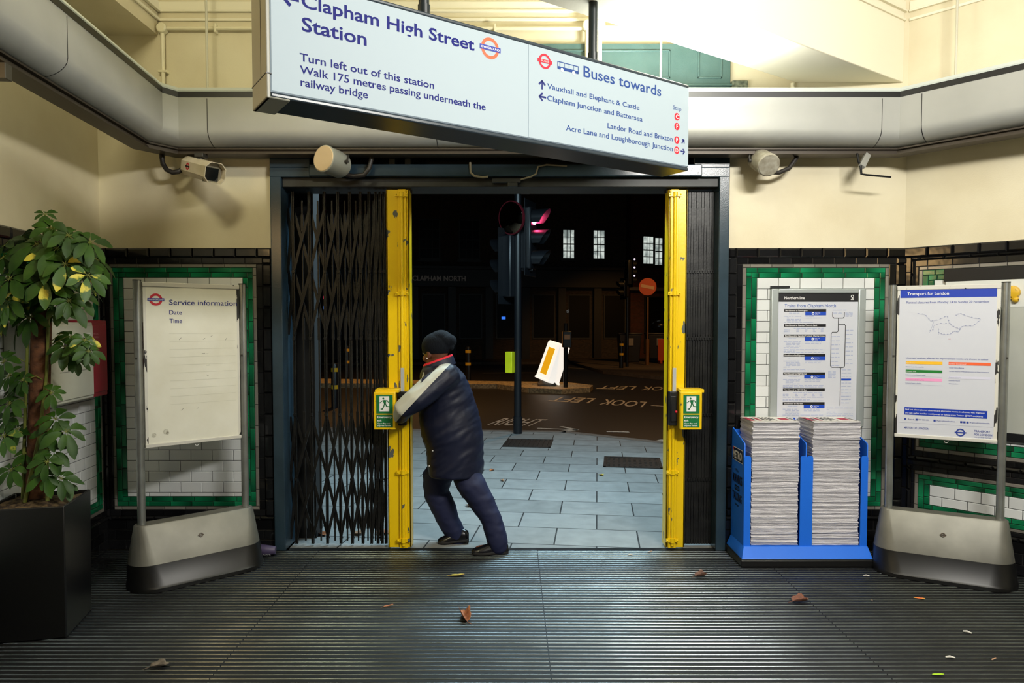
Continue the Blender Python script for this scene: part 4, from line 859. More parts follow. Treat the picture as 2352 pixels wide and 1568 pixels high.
# fallen leaves and litter on the matting --------------------------------
def fallen(loc, s, m, rz, curl, lab, cat='leaf', lobed=True, name='fallen_leaf', stalk=True):
    b = B(); n = 22; rim = []
    for i in range(n):
        t = 2*pi*i/n; r = s*(.72+.28*abs(cos(2.5*t)))*(1 if lobed else 1) if lobed else s*(.55+.45*abs(cos(t)))
        u, v = r*cos(t), r*sin(t)*(.8 if lobed else .45); h = curl*s*(abs(v)/s)**1.5*1.6+curl*s*.35*max(0, u/s)**2+.004
        rim.append(V((u*cos(rz)-v*(1-.35*curl)*sin(rz), u*sin(rz)+v*(1-.35*curl)*cos(rz), h)))
    def ring(k): return [V((p.x*k, p.y*k, .003+(p.z-.003)*k*k)) for p in rim]
    rr = [ring(k) for k in (.35, .7, 1)]; cv = b.bm.verts.new((0,0,.003)); vs = [[b.bm.verts.new(p) for p in r] for r in rr]
    for i in range(n):
        j = (i+1) % n; b.face([cv, vs[0][i], vs[0][j]])
        for a, c in zip(vs, vs[1:]): b.face([a[i], c[i], c[j], a[j]])
    if stalk: b.tube([(0,0,.004), (-s*cos(rz), -s*sin(rz), .006), (-s*1.5*cos(rz+.15), -s*1.5*sin(rz+.15), .004)], s*.03, 6)
    o = b.make(name, m, angle=80); md = o.modifiers.new('th','SOLIDIFY'); md.thickness = .0008; o.location = loc; return tag(o, lab, cat)
BR = mat('leaf_brown', (168, 104, 62), .6, col2=(120,70,40), ns=60); YL = mat('leaf_yellow', (196, 186, 70), .55, col2=(150,110,40), ns=50); TAN = mat('leaf_tan', (176,140,110), .7, col2=(130,96,70), ns=60); LIME = mat('leaf_lime', (160,200,40), .5)
fallen((-0.258, 3.767, 0), .062, BR, 1.9, .9, 'big curled brown leaf in the middle of the floor')
fallen((-0.352, 4.414, 0), .048, YL, .1, .35, 'yellow leaf on the floor in front of the person', lobed=False)
fallen((-0.707, 3.926, 0), .030, BR, .4, .6, 'small orange-brown leaf on the floor left of the big curled leaf', lobed=False)
fallen((1.209, 4.398, 0), .045, mat('leaf_dark_brown',(120,84,66),.7,col2=(80,54,44),ns=60), .2, .7, 'dark brown curled leaf on the floor in front of the right gate')
fallen((1.677, 3.994, 0), .055, mat('leaf_rust',(134,82,60),.7,col2=(96,60,48),ns=60), .1, .6, 'rusty brown leaf on the floor in front of the newspaper rack')
fallen((-1.664, 3.224, 0), .045, mat('leaf_grey_brown',(112,100,86),.8,col2=(80,72,62),ns=60), .3, .5, 'grey-brown withered leaf on the floor at lower left')
fallen((2.397, 4.039, 0), .030, mat('leaf_scarlet',(226,80,60),.5,col2=(240,180,70),ns=40), -.4, .3, 'small red and orange leaf in front of right notice stand', lobed=False, stalk=False)
fallen((1.964, 3.151, 0), .028, LIME, .0, .25, 'bright lime green leaf at the lower right of the floor', lobed=False, stalk=False)
fallen((2.322, 3.296, 0), .020, TAN, .5, .5, 'tiny tan leaf scrap at the right edge of the floor', lobed=False, stalk=False)
fallen((0.977, 4.873, 0), .022, TAN, .5, .5, 'pale leaf scrap by the threshold in front of right gate', lobed=False, stalk=False)
SCR = mat('litter_white', (214, 210, 200), .7)
def scrap(loc, L, rz, lab, m=SCR):
    b = B(); b.tube([(-L/2*cos(rz),-L/2*sin(rz),.004),(0,L*.08,.007),(L/2*cos(rz),L/2*sin(rz),.004)], [L*.10,L*.14,L*.08], 8); o = b.make('litter_scrap', m); o.location = loc; tag(o, lab, 'litter')
scrap((2.123, 3.314, 0), .042, -.25, 'white paper scrap near the lime green leaf')
scrap((2.385, 3.589, 0), .040, -.7, 'thin curved white scrap in front of right notice stand')
scrap((2.102, 4.007, 0), .018, 1.2, 'cigarette end with orange tip left of the red leaf', mat('litter_peach',(226,180,140),.7))
scrap((2.272, 4.406, 0), .035, -.3, 'white sliver on floor by the corner of the newspaper rack')
scrap((0.827, 4.808, 0), .03, .2, 'white scrap on the threshold between the gates')

# =====================================================================
# PERSON
# =====================================================================
SKIN = mat('skin_dark_brown', (110, 66, 46), .5, col2=(96,56,40), ns=12); COAT = mat('navy_coat_nylon', (20, 25, 48), .5, col2=(15,19,38), ns=3, bump=.12, bs=40, spec=.35)
PANEL = mat('coat_light_grey_panel', (186, 186, 172), .5, bump=.2, bs=26); LINING = mat('red_fleece_lining', (226, 30, 52), .7); TROU = mat('navy_trousers', (12, 21, 58), .75, bump=.15, bs=40)
HAT = mat('black_knit', (9, 14, 22), .9, bump=.8, bs=150, stretch=(1,1,.15), spec=.2); SHOE = mat('black_leather', (18, 18, 22), .22); SOLE = mat('shoe_sole', (26,24,24), .7)
pr = thing('person', (-.30, 5.0, 0), 'person in navy coat with grey sleeve panel and black beanie pushing the left gate', 'person')
def limb(b, pts, n=18):   # pts: (point, radius) with rounded ends
    P = [V(p) for p, r in pts]; r = [q[1] for q in pts]
    d0 = (P[0]-P[1]).normalized(); d1 = (P[-1]-P[-2]).normalized(); A = []; Rr = []
    for k in (.92, .6): A.append(P[0]+d0*r[0]*k); Rr.append(r[0]*math.sqrt(1-k*k))
    A += P; Rr += r
    for k in (.6, .92): A.append(P[-1]+d1*r[-1]*k); Rr.append(r[-1]*math.sqrt(1-k*k))
    b.tube(A, Rr, n)
def oval(c, hx, hy, tilt=0, n=28):
    c = V(c); return [c+V((hx*cos(2*pi*k/n), hy*sin(2*pi*k/n), tilt*hx*cos(2*pi*k/n))) for k in range(n)]
# --- body (skin): one continuous mesh
hc = V((-0.544, 4.97, 1.409)); hf = V((-.77,.60,-.16)).normalized(); hl = V((-.60,-.77,0)).normalized(); hl = (hl-hf*hl.dot(hf)).normalized(); hu = hf.cross(hl)*-1
if hu.z < 0: hu = -hu
HP = lambda f, l, u: hc+hf*f+hl*l+hu*u
MH = Matrix((hf, hl, hu)).transposed()
b = B()
b.ball(HP(-.008,0,.022), (.097,.077,.098), 24, 16, MH); b.ball(HP(.022,0,-.045), (.068,.058,.07), 20, 12, MH)
limb(b, [(HP(.085,0,.012), .014), (HP(.108,0,-.018), .014)], 10); b.ball(HP(.100,0,-.026), (.018,.022,.013), 12, 8, MH)
b.ball(HP(.084,0,-.058), (.016,.028,.011), 12, 8, MH); b.ball(HP(.080,0,-.073), (.016,.025,.010), 12, 8, MH); b.ball(HP(.072,0,-.098), (.022,.026,.020), 12, 8, MH)
for s in (-1, 1):
    b.ball(HP(.070,s*.034,.030), (.020,.026,.010), 12, 8, MH); b.ball(HP(.060,s*.045,-.030), (.026,.024,.026), 12, 8, MH)
    b.ball(HP(-.005,s*.079,-.006), (.020,.010,.034), 12, 10, MH); b.ball(HP(.004,s*.080,-.034), (.010,.009,.012), 10, 8, MH)
limb(b, [(HP(-.02,0,-.05), .056), (V((-0.501, 5.0, 1.314)), .058), (V((-0.482, 5.0, 1.245)), .075)])
limb(b, [(V((-0.482, 5.0, 1.22)), .10), (V((-0.458, 5.0, 1.078)), .125), (V((-0.427, 5.0, 0.905)), .13), (V((-0.403, 5.0, 0.684)), .125)], 24)
limb(b, [(V((-0.473, 4.84, 1.238)), .06), (V((-0.482, 5.0, 1.245)), .08), (V((-0.538, 5.17, 1.219)), .06)])
limb(b, [(V((-0.375, 4.97, 0.626)), .065), (V((-0.207, 4.89, 0.344)), .056), (V((-0.108, 4.87, 0.095)), .038), (V((-0.086, 4.865, 0.04)), .038)])
limb(b, [(V((-0.465, 5.06, 0.602)), .07), (V((-0.547, 5.1, 0.348)), .058), (V((-0.412, 5.1, 0.068)), .038), (V((-0.387, 5.1, 0.023)), .038)])
limb(b, [(V((-0.086, 4.865, 0.034)), .038), (V((-0.234, 4.86, 0.023)), .030)]); limb(b, [(V((-0.373, 5.09, 0.026)), .036), (V((-0.507, 5.08, 0.003)), .026)])
NW = V((-.745, 4.835, 1.005)); FWr = V((-0.72, 5.13, 1.1))
limb(b, [(V((-0.478, 4.83, 1.239)), .05), (V((-0.737, 4.7, 1.028)), .040), (NW, .028)]); limb(b, [(V((-0.555, 5.18, 1.212)), .05), (V((-0.685, 5.25, 1.074)), .040), (FWr, .028)])
def hand(b, wr, dr, up, curl, k=1.0):
    """palm, four jointed fingers of different lengths, and a thumb from the side of the palm; dr = fingers, up = back of hand"""
    dr = V(dr).normalized(); up = (V(up)-dr*V(up).dot(dr)).normalized(); sd = dr.cross(up)*k
    M = Matrix((dr, sd, up)).transposed(); pc = wr+dr*.048; b.ball(pc, (.050,.041,.016), 16, 10, M); limb(b, [(wr-dr*.01, .027), (wr+dr*.02, .026)], 12)
    for i, (o, L) in enumerate(((-.030,.066),(-.010,.078),(.010,.073),(.029,.056))):
        p = wr+dr*.085+sd*o; pts = [(wr+dr*.05+sd*o*.9, .0098), (p, .0095)]; a = 0
        for j, q in enumerate((.45,.32,.26)):
            a += curl[j]+.06*i; p = p+(dr*cos(a)-up*sin(a))*L*q+sd*o*.02; pts.append((p, .0090-.0008*j))
        limb(b, pts, 10)
    p = wr+dr*.022-sd*.030; limb(b, [(p, .012), (p+dr*.028-sd*.022-up*.006, .011), (p+dr*.058-sd*.020-up*.022, .0095), (p+dr*.078-sd*.012-up*.030, .008)], 10)
hand(b, NW+V((-.004,.006,.002)), (-.25,.55,.35), (.9,-.2,.1), (.5,.6,.4)); hand(b, FWr, (-.30,-.88,.10), (.1,-.05,1), (.35,.7,.5), -1)
me = remeshed(b, .0055, 3, .5)
body = link_mesh('body', me, [SKIN], pr)
b = B(); b.ball(HP(.004,.091,-.036), .0055, 10, 8); b.make('earring', mat('earring_pearl',(240,236,228),.2), pr)
for s in (1, -1): b = B(); b.ball(HP(.083,s*.033,.012), .0115, 12, 8); b.make('eye', mat('eye_white',(210,200,190),.2), pr)
# --- beanie
b = B(); b.ball(HP(-.010,0,.045), (.113,.094,.100), 26, 18, MH); b.ball(V((-0.465, 4.955, 1.493)), (.072,.075,.055), 20, 12); b.ball(V((-0.506, 4.97, 1.512)), (.08,.08,.06), 20, 12); b.ball(V((-0.432, 4.93, 1.451)), (.024,.03,.026), 12, 8)
me = remeshed(b, .006, 6); bm = bmesh.new(); bm.from_mesh(me)
bmesh.ops.bisect_plane(bm, geom=bm.verts[:]+bm.edges[:]+bm.faces[:], plane_co=HP(0,0,-.004), plane_no=(hu-hf*.14).normalized(), clear_inner=True); bm.to_mesh(me); bm.free()
hat = link_mesh('beanie', me, [HAT], pr); hat.modifiers.new('th','SOLIDIFY').thickness = .006
# --- coat: torso and sleeves as one skin
TOR = [(-0.408,0.528,0.197,0.214),(-0.409,0.620,0.205,0.215),(-0.411,0.715,0.208,0.215),(-0.427,0.810,0.220,0.222),(-0.443,0.889,0.223,0.222),(-0.457,0.984,0.212,0.218),(-0.464,1.078,0.191,0.218),(-0.480,1.172,0.176,0.222),(-0.500,1.245,0.159,0.205),(-0.514,1.295,0.129,0.165),(-0.510,1.332,0.091,0.115)]
b = B(); b.loft([oval((cx, 5.0, cz), hx, hy) for cx, cz, hx, hy in TOR])
NA = [(V((-0.461, 4.84, 1.245)), .098), (V((-0.562, 4.765, 1.17)), .093), (V((-0.659, 4.715, 1.097)), .083), (V((-0.743, 4.7, 1.034)), .068), (V((-.765,4.755,.985)), .056), (V((-.748,4.815,1.0)), .050)]
limb(b, NA, 22); limb(b, [(V((-0.543, 5.16, 1.22)), .098), (V((-0.625, 5.22, 1.136)), .085), (V((-0.685, 5.25, 1.074)), .070), (V((-0.707, 5.17, 1.092)), .052)], 22)
me = remeshed(b, .0105, 5, .6)
random.seed(4)
from mathutils import noise
for v in me.vertices:
    p = v.co; q = V((p.x*4+p.z*4, p.y*5, (p.z-p.x*.7)*17)); v.co = p+v.normal*(.0055*noise.noise(q)+.0040*noise.noise(q*2.1)+.006*noise.noise(p*3.5))
me.materials.clear()
A_, B_ = V((-0.407, 4.85, 1.359)), V((-0.729, 4.7, 1.013))
def armdist(p):
    best = 9
    for (a, ra), (c, rc) in zip(NA, NA[1:]):
        t = max(0, min(1, (p-a).dot(c-a)/(c-a).length_squared)); best = min(best, (p-(a+(c-a)*t)).length-(ra+(rc-ra)*t))
    return best
lx, lz = B_.x-A_.x, B_.z-A_.z
bm = bmesh.new(); bm.from_mesh(me); bmesh.ops.bisect_plane(bm, geom=bm.verts[:]+bm.edges[:]+bm.faces[:], plane_co=A_, plane_no=V((lz,0,-lx)).normalized())
U_, W_ = V((-0.483, 4.85, 1.347)), V((-0.649, 4.75, 1.183)); ux, uz_ = W_.x-U_.x, W_.z-U_.z
bmesh.ops.bisect_plane(bm, geom=bm.verts[:]+bm.edges[:]+bm.faces[:], plane_co=U_, plane_no=V((uz_,0,-ux)).normalized()); bm.to_mesh(me); bm.free()
ids = []
for f in me.polygons:
    p = f.center; side_ = (p.x-A_.x)*lz-(p.z-A_.z)*lx     # above-left of the seam line
    top = p.x < A_.x-.005 and p.z < A_.z
    up = (p.x-U_.x)*uz_-(p.z-U_.z)*ux
    ids.append(1 if side_ > 0 and top and p.z > .93 and ((p.x >= W_.x-.03 and up < 0 and p.y < 4.97) or (p.x < W_.x+.03 and armdist(p) < .06 and p.y < 4.94)) else 0)
coat = link_mesh('coat', me, [COAT, PANEL], pr)
for f, i in zip(coat.data.polygons, ids): f.material_index = i
# collar and lining
cc = V((-0.53, 4.985, 1.321)); 
def cring(k, h, hx, hy): return [cc+V((hx*cos(2*pi*i/32), hy*sin(2*pi*i/32), h+.36*hx*cos(2*pi*i/32))) for i in range(32)]
b = B(); b.loft([cring(0,-.035,.128,.120), cring(0,0,.118,.108), cring(0,.028,.108,.098), cring(0,.030,.100,.090), cring(0,-.02,.10,.09)], cap=False); b.make('collar', COAT, coat)
b = B(); b.loft([cring(0,.027,.1065,.0965), cring(0,.040,.104,.094), cring(0,.043,.098,.088), cring(0,-.02,.094,.084)], cap=False); b.make('collar_lining', LINING, coat)
b = B()
for p in ((-0.428, 4.8, 0.83), (-0.552, 4.82, 0.733), (-0.578, 4.83, 0.624)): b.ball(V(p)+V((0,-.006,0)), .006, 10, 6)
b.make('snap_button', mat('snap_metal',(200,200,200),.3,.6), coat)
b = B(); limb(b, [(NW+V((-.0,-.03,-.004)), .050), (NW+V((-.0,-.008,-.001)), .047)], 20); b.make('cuff', COAT, coat)
# --- trousers
b = B(); limb(b, [(V((-0.361, 4.95, 0.605)), .100), (V((-0.278, 4.9, 0.457)), .101), (V((-0.207, 4.89, 0.344)), .086), (V((-0.145, 4.88, 0.232)), .075), (V((-0.108, 4.87, 0.101)), .074), (V((-0.095, 4.866, 0.052)), .070)], 22)
limb(b, [(V((-0.485, 5.07, 0.587)), .108), (V((-0.553, 5.1, 0.487)), .110), (V((-0.556, 5.1, 0.367)), .094), (V((-0.508, 5.1, 0.263)), .092), (V((-0.461, 5.1, 0.143)), .080), (V((-0.412, 5.1, 0.062)), .068), (V((-0.4, 5.1, 0.029)), .062)], 22)
b.ball(V((-0.409, 5.0, 0.633)), (.165,.17,.10), 24, 14)
me = remeshed(b, .0105, 4, .6)
for v in me.vertices:
    p = v.co; q = V((p.x*9, p.y*6, p.z*14)); v.co = p+v.normal*(.006*noise.noise(q)+.004*noise.noise(q*2.1))
link_mesh('trousers', me, [TROU], pr)
# --- shoes
def shoe(heel, toe, z0, lift_, m):
    heel, toe = V((heel[0],heel[1],z0)), V((toe[0],toe[1],z0)); L = (toe-heel).length; d = (toe-heel)/L; n = V((-d.y,d.x,0)); b = B(); rows = []; so = []
    for q, wd, h in ((0,.024,.050),(.04,.034,.070),(.15,.040,.085),(.30,.041,.092),(.45,.043,.080),(.60,.047,.062),(.75,.049,.052),(.88,.043,.042),(.96,.030,.034),(1,.012,.024)):
        c = heel+d*L*q+Z*(lift_*(1-q)); rows.append([c+n*wd*cos(a)*(1 if sin(a) < .5 else .94)+Z*(.014+(h-.014)*max(0,sin(a))) for a in [pi*i/10 for i in range(11)]])
        so.append([c+n*(wd+.003)*s+Z*z for s, z in ((-1,0),(1,0),(1,.015),(-1,.015))])
    b.loft(rows, close=True); s = b.make('shoe', m, pr, angle=60)
    b = B(); b.loft(so); b.fr((heel+Z*(lift_-.0), d, n, Z), (.0,.07), (-.036,.036), (-.012 if lift_ > .01 else .0, .004)); b.make('sole', SOLE, s, bevel=.003)
    b = B()
    for q in (.44,.50,.56): c = heel+d*L*q+Z*(lift_*(1-q)+.084-.10*(q-.44)); b.tube([c-n*.022-Z*.008, c+Z*.0, c+n*.022-Z*.008], .0025, 6)
    b.make('lace', BLK, s)
shoe((-.026,4.875), (-.285,4.845), .001, .0, SHOE); shoe((-.318,5.085), (-.548,5.075), .002, .022, SHOE)

# =====================================================================
# THE STREET
# =====================================================================
def slab_mat():
    m = bpy.data.materials.new('paving_slabs'); m.use_nodes = True; nt = m.node_tree; N = nt.nodes; L = nt.links; p = N['Principled BSDF']
    tc = N.new('ShaderNodeTexCoord'); mp = N.new('ShaderNodeMapping'); mp.inputs['Rotation'].default_value = (0,0,R(7)); L.new(tc.outputs['Object'], mp.inputs[0])
    br = N.new('ShaderNodeTexBrick'); br.inputs['Scale'].default_value = 1; br.inputs['Mortar Size'].default_value = .006; br.inputs['Brick Width'].default_value = .62; br.inputs['Row Height'].default_value = .42
    br.inputs['Color1'].default_value = lin(150,152,150); br.inputs['Color2'].default_value = lin(132,134,132); br.inputs['Mortar'].default_value = lin(40,40,40); L.new(mp.outputs[0], br.inputs['Vector'])
    n = N.new('ShaderNodeTexNoise'); n.inputs['Scale'].default_value = 7; n.inputs['Detail'].default_value = 6; L.new(tc.outputs['Object'], n.inputs['Vector'])
    mx = N.new('ShaderNodeMix'); mx.data_type = 'RGBA'; mx.blend_type = 'MULTIPLY'; mx.inputs[0].default_value = .5; L.new(br.outputs['Color'], mx.inputs[6]); L.new(n.outputs[0], mx.inputs[7]); L.new(mx.outputs[2], p.inputs['Base Color'])
    p.inputs['Roughness'].default_value = .65; bn = N.new('ShaderNodeBump'); bn.inputs['Strength'].default_value = .3; bn.inputs['Distance'].default_value = .004; L.new(n.outputs[0], bn.inputs['Height']); L.new(bn.outputs[0], p.inputs['Normal']); return m
SLAB = slab_mat(); ASPH = mat('wet_asphalt', (34, 31, 29), .5, col2=(25,23,22), ns=18, bump=.6, bs=260); KERB = mat('granite_kerb', (112,108,102), .6, col2=(92,88,84), ns=12)
RZ = -.10
def polyprism(name, pts, z0, z1, m, **k):
    b = B(); b.prism([V((x,y,z0)) for x, y in pts], (0,0,z1-z0)); return struct(b.make(name, m, smooth=False, **k))
kl = [(-9,11.6),(-1.6,10.62),(.81,10.41),(2.1,9.45),(5,6.6),(9,5.3)]
polyprism('pavement', kl+[(9,5.2),(1.455,5.2),(1.455,4.972),(-1.605,4.972),(-1.605,5.2),(-9,5.2)], -.3, 0, SLAB)
b = B()
for (x0,y0),(x1,y1) in zip(kl, kl[1:]):
    p = V((x0,y0,0)); d = V((x1-x0,y1-y0,0)); Ln = d.length; d /= Ln; n = V((-d.y,d.x,0)); n = n if n.y > 0 or n.x > 0 else -n
    b.fr((p,d,n,Z), (0,Ln), (-.15,.004), (-.2,.004))
struct(b.make('kerb', KERB, smooth=False))
polyprism('road', [(-40,5.3),(40,5.3),(40,60),(-40,60)], -.35, RZ, ASPH)
far = [(2.55,28.5),(2.75,26.8),(3.1,23.7),(4.6,20.9),(12,18.5),(30,17),(30,40),(2.4,40)]
polyprism('far_pavement', far, -.3, .0, mat('brick_paving',(88,78,70),.8,col2=(70,62,56),ns=10,bump=.5,bs=60))
polyprism('pub_pavement', [(-30,26.5),(1.0,29.2),(2.0,31.5),(-30,31.5)], -.3, .0, mat('brick_paving',(88,78,70)))
isl = [(-6,18.6),(-.4,18.3),(.4,17.2),(1.2,16.85),(1.95,17.3),(2.1,18.0),(1.5,18.9),(-6,20.2)]
isl_o = polyprism('traffic_island', isl, -.3, .02, mat('island_setts',(186,166,126),.7,col2=(140,124,96),ns=22,thr=(.45,.55),bump=.8,bs=30))
PAINT = mat('road_paint', (196,190,178), .6, col2=(150,146,138), ns=20)
def roadtext(s, o, ex, ez, h, w, parent):
    b = B(); F = (V(o), V(ex).normalized(), V(ez).normalized(), Z); write(b, F, 0, 0, s, h, w, .01); return b
road = bpy.data.objects['road']
for s, o, ex, ez, h, w in (('LOOK',(2.95,15.15,RZ+.004),(-.86,.55,0),(-.3,-1,0),1.0,1.0),('LEFT',(1.92,15.85,RZ+.004),(-.9,.42,0),(-.3,-1,0),.95,.95),('LOOK',(4.55,18.6,RZ+.004),(-.96,.25,0),(-.3,-1,0),1.0,1.0),('LEFT',(3.4,18.9,RZ+.004),(-.96,.25,0),(-.3,-1,0),.95,.95),
    ('RIGHT',(-.42,11.75,RZ+.004),(.97,-.22,0),(.35,1,0),.85,.80)):
    b = roadtext(s, o, ex, ez, h, w, road); struct(b.make('road_lettering', PAINT, road))
b = B(); F = (V((0,0,RZ+.004)), X, Y_, Z); arrow(b, F, 3.25, 14.3, .75, -.55, .09); arrow(b, F, .75, 11.25, .65, -.25, .08); struct(b.make('road_arrow', PAINT, road))
b = B(); F = (V((0,0,RZ+.004)), X, Y_, Z); shape(b, F, [(1.95,9.95),(3.3,9.55),(3.6,9.75),(2.2,10.25)]); shape(b, F, [(1.5,10.95),(1.85,10.9),(1.85,11.0),(1.5,11.05)]); stroke(b, F, [(2.0,27.0),(5.0,24.5)], .08); stroke(b, F, [(-1.0,24.0),(2.0,24.2)], .08); struct(b.make('road_line', PAINT, road))
# covers in the pavement
IRON = mat('cast_iron', (58,56,54), .5, .4, col2=(40,38,36), ns=30)
def cover(c, sx, sy, rz, lab, bars):
    b = B(); M = Matrix.Rotation(rz, 3, 'Z'); F = (V(c), M @ X, M @ Y_, Z)
    b.fr(F, (-sx/2,sx/2), (-sy/2,-sy/2+.03), (.0,.008)); b.fr(F, (-sx/2,sx/2), (sy/2-.03,sy/2), (.0,.008)); b.fr(F, (-sx/2,-sx/2+.03), (-sy/2,sy/2), (0,.008)); b.fr(F, (sx/2-.03,sx/2), (-sy/2,sy/2), (0,.008)); b.fr(F, (-sx/2,sx/2), (-sy/2,sy/2), (0,.002))
    n = int(sx/.06)
    for i in range(1, n): x = -sx/2+sx*i/n; b.fr(F, (x-.012,x+.012), (-sy/2,sy/2), (0,.007)) if bars else [b.fr(F, (x-.014,x+.014), (-sy/2+sy*j/7-.018,-sy/2+sy*j/7+.018), (0,.006)) for j in range(1,7)]
    tag(b.make('drain_cover', IRON, loc=c), lab, 'cover')
cover((.22,9.35,0), .64, .62, -.12, 'iron grating cover in the pavement beside the traffic light pole', True); cover((1.40,8.05,0), .66, .62, -.15, 'square studded iron cover in the pavement near the right gate', False)
random.seed(9)
for x, y, s, m, lab in ((-.37,6.1,.05,TAN,'pale crumpled leaf on the pavement between the persons legs'),(-.10,7.1,.03,TAN,'small pale leaf on pavement right of the persons knees'),(-.22,7.6,.035,BR,'brown leaf on pavement beside the persons coat hem'),(.95,7.35,.035,YL,'yellow scrap of leaf on pavement below the studded cover'),(-1.18,5.28,.05,TAN,'pale leaf on the pavement behind the left gate'),(-1.0,5.3,.06,BR,'brown leaf heap piece behind the middle of the left gate'),(-1.45,5.27,.05,BR,'brown leaf behind the left gate next to the jamb')):
    fallen((x,y,.002), s, m, random.random()*6, .4, lab)
# traffic light -----------------------------------------------------------
PBLK = mat('street_black_paint', (22,24,28), .35)
t = thing('traffic_light', (.085,10.2,0), 'black traffic light pole on pavement edge with lit red light and mirror', 'traffic light')
b = B(); b.cyl((.085,10.2,0),(.085,10.2,3.5),.055,n=20); b.cyl((.085,10.2,0),(.085,10.2,.25),.065,n=20); b.make('pole', PBLK, t)
GLOWR = mat('red_signal_lens', (255,70,120), .3, emis=55); DL = mat('dark_signal_lens', (30,26,22), .2)
def head(t, c, f, lit, n=3):
    f = V(f).normalized(); s = f.cross(Z).normalized(); F = (V(c), s, Z, f); b = B(); b.fr(F, (-.14,.14), (-.30*n/2,.30*n/2), (-.20,0)); h = b.make('signal_head', PBLK, t, bevel=.02)
    b = B(); b.fr(F, (-.24,.24), (-.30*n/2-.1,.30*n/2+.1), (-.06,-.05)); b.make('backboard', PBLK, h)
    for i in range(n):
        p = V(c)+Z*(.3*(n-1)/2-.3*i); b = B(); b.lathe(p, [(.10,0),(.10,.01),(.06,.025),(.001,.03)], 24, f); b.make('lens', GLOWR if (lit and i == 0) else DL, h)
        b = B(); k = 20; rows = []
        for a in [R(-40)+R(260)*j/k for j in range(k+1)]:
            q = s*cos(a)*.115+Z*sin(a)*.115; L = .12+.13*max(0,(sin(a)+.6)/1.6); rows.append([p+q, p+q+f*L, p+q*1.04+f*L, p+q*1.04])
        b.loft(rows, cap=True); b.make('visor', PBLK, h)
head(t, (.32,10.25,2.86), (.93,-.36,0), True); head(t, (-.10,10.32,2.45), (-.8,.6,0), False)
b = B(); b.cyl((.085,10.2,2.40),(.30,10.25,2.40),.02,n=10); b.cyl((.085,10.2,3.25),(.30,10.25,3.25),.02,n=10); b.cyl((.085,10.2,2.6),(-.1,10.3,2.6),.02,n=10); b.cyl((.085,10.2,3.15),(.0,10.15,3.14),.015,n=10); b.make('bracket', PBLK, t)
f = V((-.66,-.72,-.10)).normalized(); c = V((-.015,10.12,3.14))
b = B(); rr = .235; b.lathe(c, [(rr,0),(rr*.8,.03),(rr*.5,.05),(rr*.2,.06),(.001,.061)], 36, f); mr = b.make('convex_mirror', mat('mirror_glass',(140,120,100),.05,1), t)
b = B(); b.ring(c-f*.03, f.orthogonal().normalized(), f.cross(f.orthogonal().normalized()), rr*.97, rr*1.035, f*.035, 40); b.make('red_rim', mat('mirror_rim_red',(90,16,28),.5), mr)
b = B(); b.bx(.03,.13,10.12,10.25,3.50,3.60); b.bx(.11,.26,10.06,10.2,3.49,3.62); b.make('detector_box', mat('detector_grey',(120,116,130),.5), t, bevel=.01)
b = B(); b.fr((V((-.025,10.16,1.05)), V((.9,-.42,0)).normalized(), V((.42,.9,0)).normalized(), Z), (-.062,.05), (-.05,.05), (-.155,.155)); b.make('hi_vis_box', mat('hi_vis_yellow',(222,224,28),.45,col2=(204,208,20),ns=6,emis=.0), t, bevel=.008)
# island bollard, push button post ---------------------------------------
c = V((.90,17.9,.02)); t = thing('keep_left_bollard', tuple(c), 'glowing white box bollard with yellow panel leaning over on the traffic island', 'bollard')
b = B(); b.lathe(c, [(.34,0),(.33,.05),(.26,.10),(.24,.14)], 4, Z); b.make('base', mat('bollard_base_grey',(90,84,76),.7), t, bevel=.01)
ax_ = V((.33,-.02,1)).normalized(); e1 = V((.78,.62,0)); e1 = (e1-ax_*e1.dot(ax_)).normalized(); e2 = ax_.cross(e1); o = c+Z*.11
GLOW = mat('bollard_glow', (255,252,244), .4, emis=.8)
b = B(); sq4 = lambda k, j, l: [o+ax_*l+e1*u*k+e2*v*j for u, v in ((-1,-1),(1,-1),(1,1),(-1,1))]
b.loft([sq4(.215,.27,0), sq4(.215,.27,.04), sq4(.20,.252,.06), sq4(.185,.235,.98), sq4(.165,.21,1.03)]); sh = b.make('lit_shell', GLOW, t, bevel=.012)
for s1, ee, other, kk in ((-1, e1, e2, .2),):
    pass
nn = e2 if e2.y < 0 else -e2; nn2 = -e1 if e1.y > 0 else e1
cand = max([(q, k) for q, k in ((e1,.205),(-e1,.205),(e2,.262),(-e2,.262)) if q.y < 0], key=lambda t_: -t_[0].x)
q, k = cand; oth = ax_.cross(q)
b = B(); P = lambda u, l: o+ax_*l+oth*u+q*(k+.004-.022*(l-.08)); b.prism([P(-.125,.16),P(.115,.16),P(.115,.86),P(-.125,.86)], q*.006); b.make('yellow_panel', mat('bollard_yellow',(255,190,30),.4,emis=.55), sh)
t = thing('push_button_post', (1.34,17.35,.02), 'black post with pedestrian push button box on the island beside glowing bollard', 'post')
b = B(); b.cyl((1.34,17.35,.02),(1.34,17.35,1.62),.055,n=16); b.make('post', PBLK, t)
b = B(); b.bx(1.25,1.47,17.15,17.29,1.02,1.42); bx = b.make('button_box', mat('button_box_black',(24,22,20),.4), t, bevel=.015)
b = B(); b.bx(1.29,1.43,17.142,17.152,1.22,1.34); b.make('info_plate', mat('plate_tan',(150,126,98),.5), bx)
b = B(); b.bx(1.236,1.25,17.16,17.28,1.03,1.41); b.make('side_stripe', mat('stripe_ochre',(170,120,30),.5), bx)
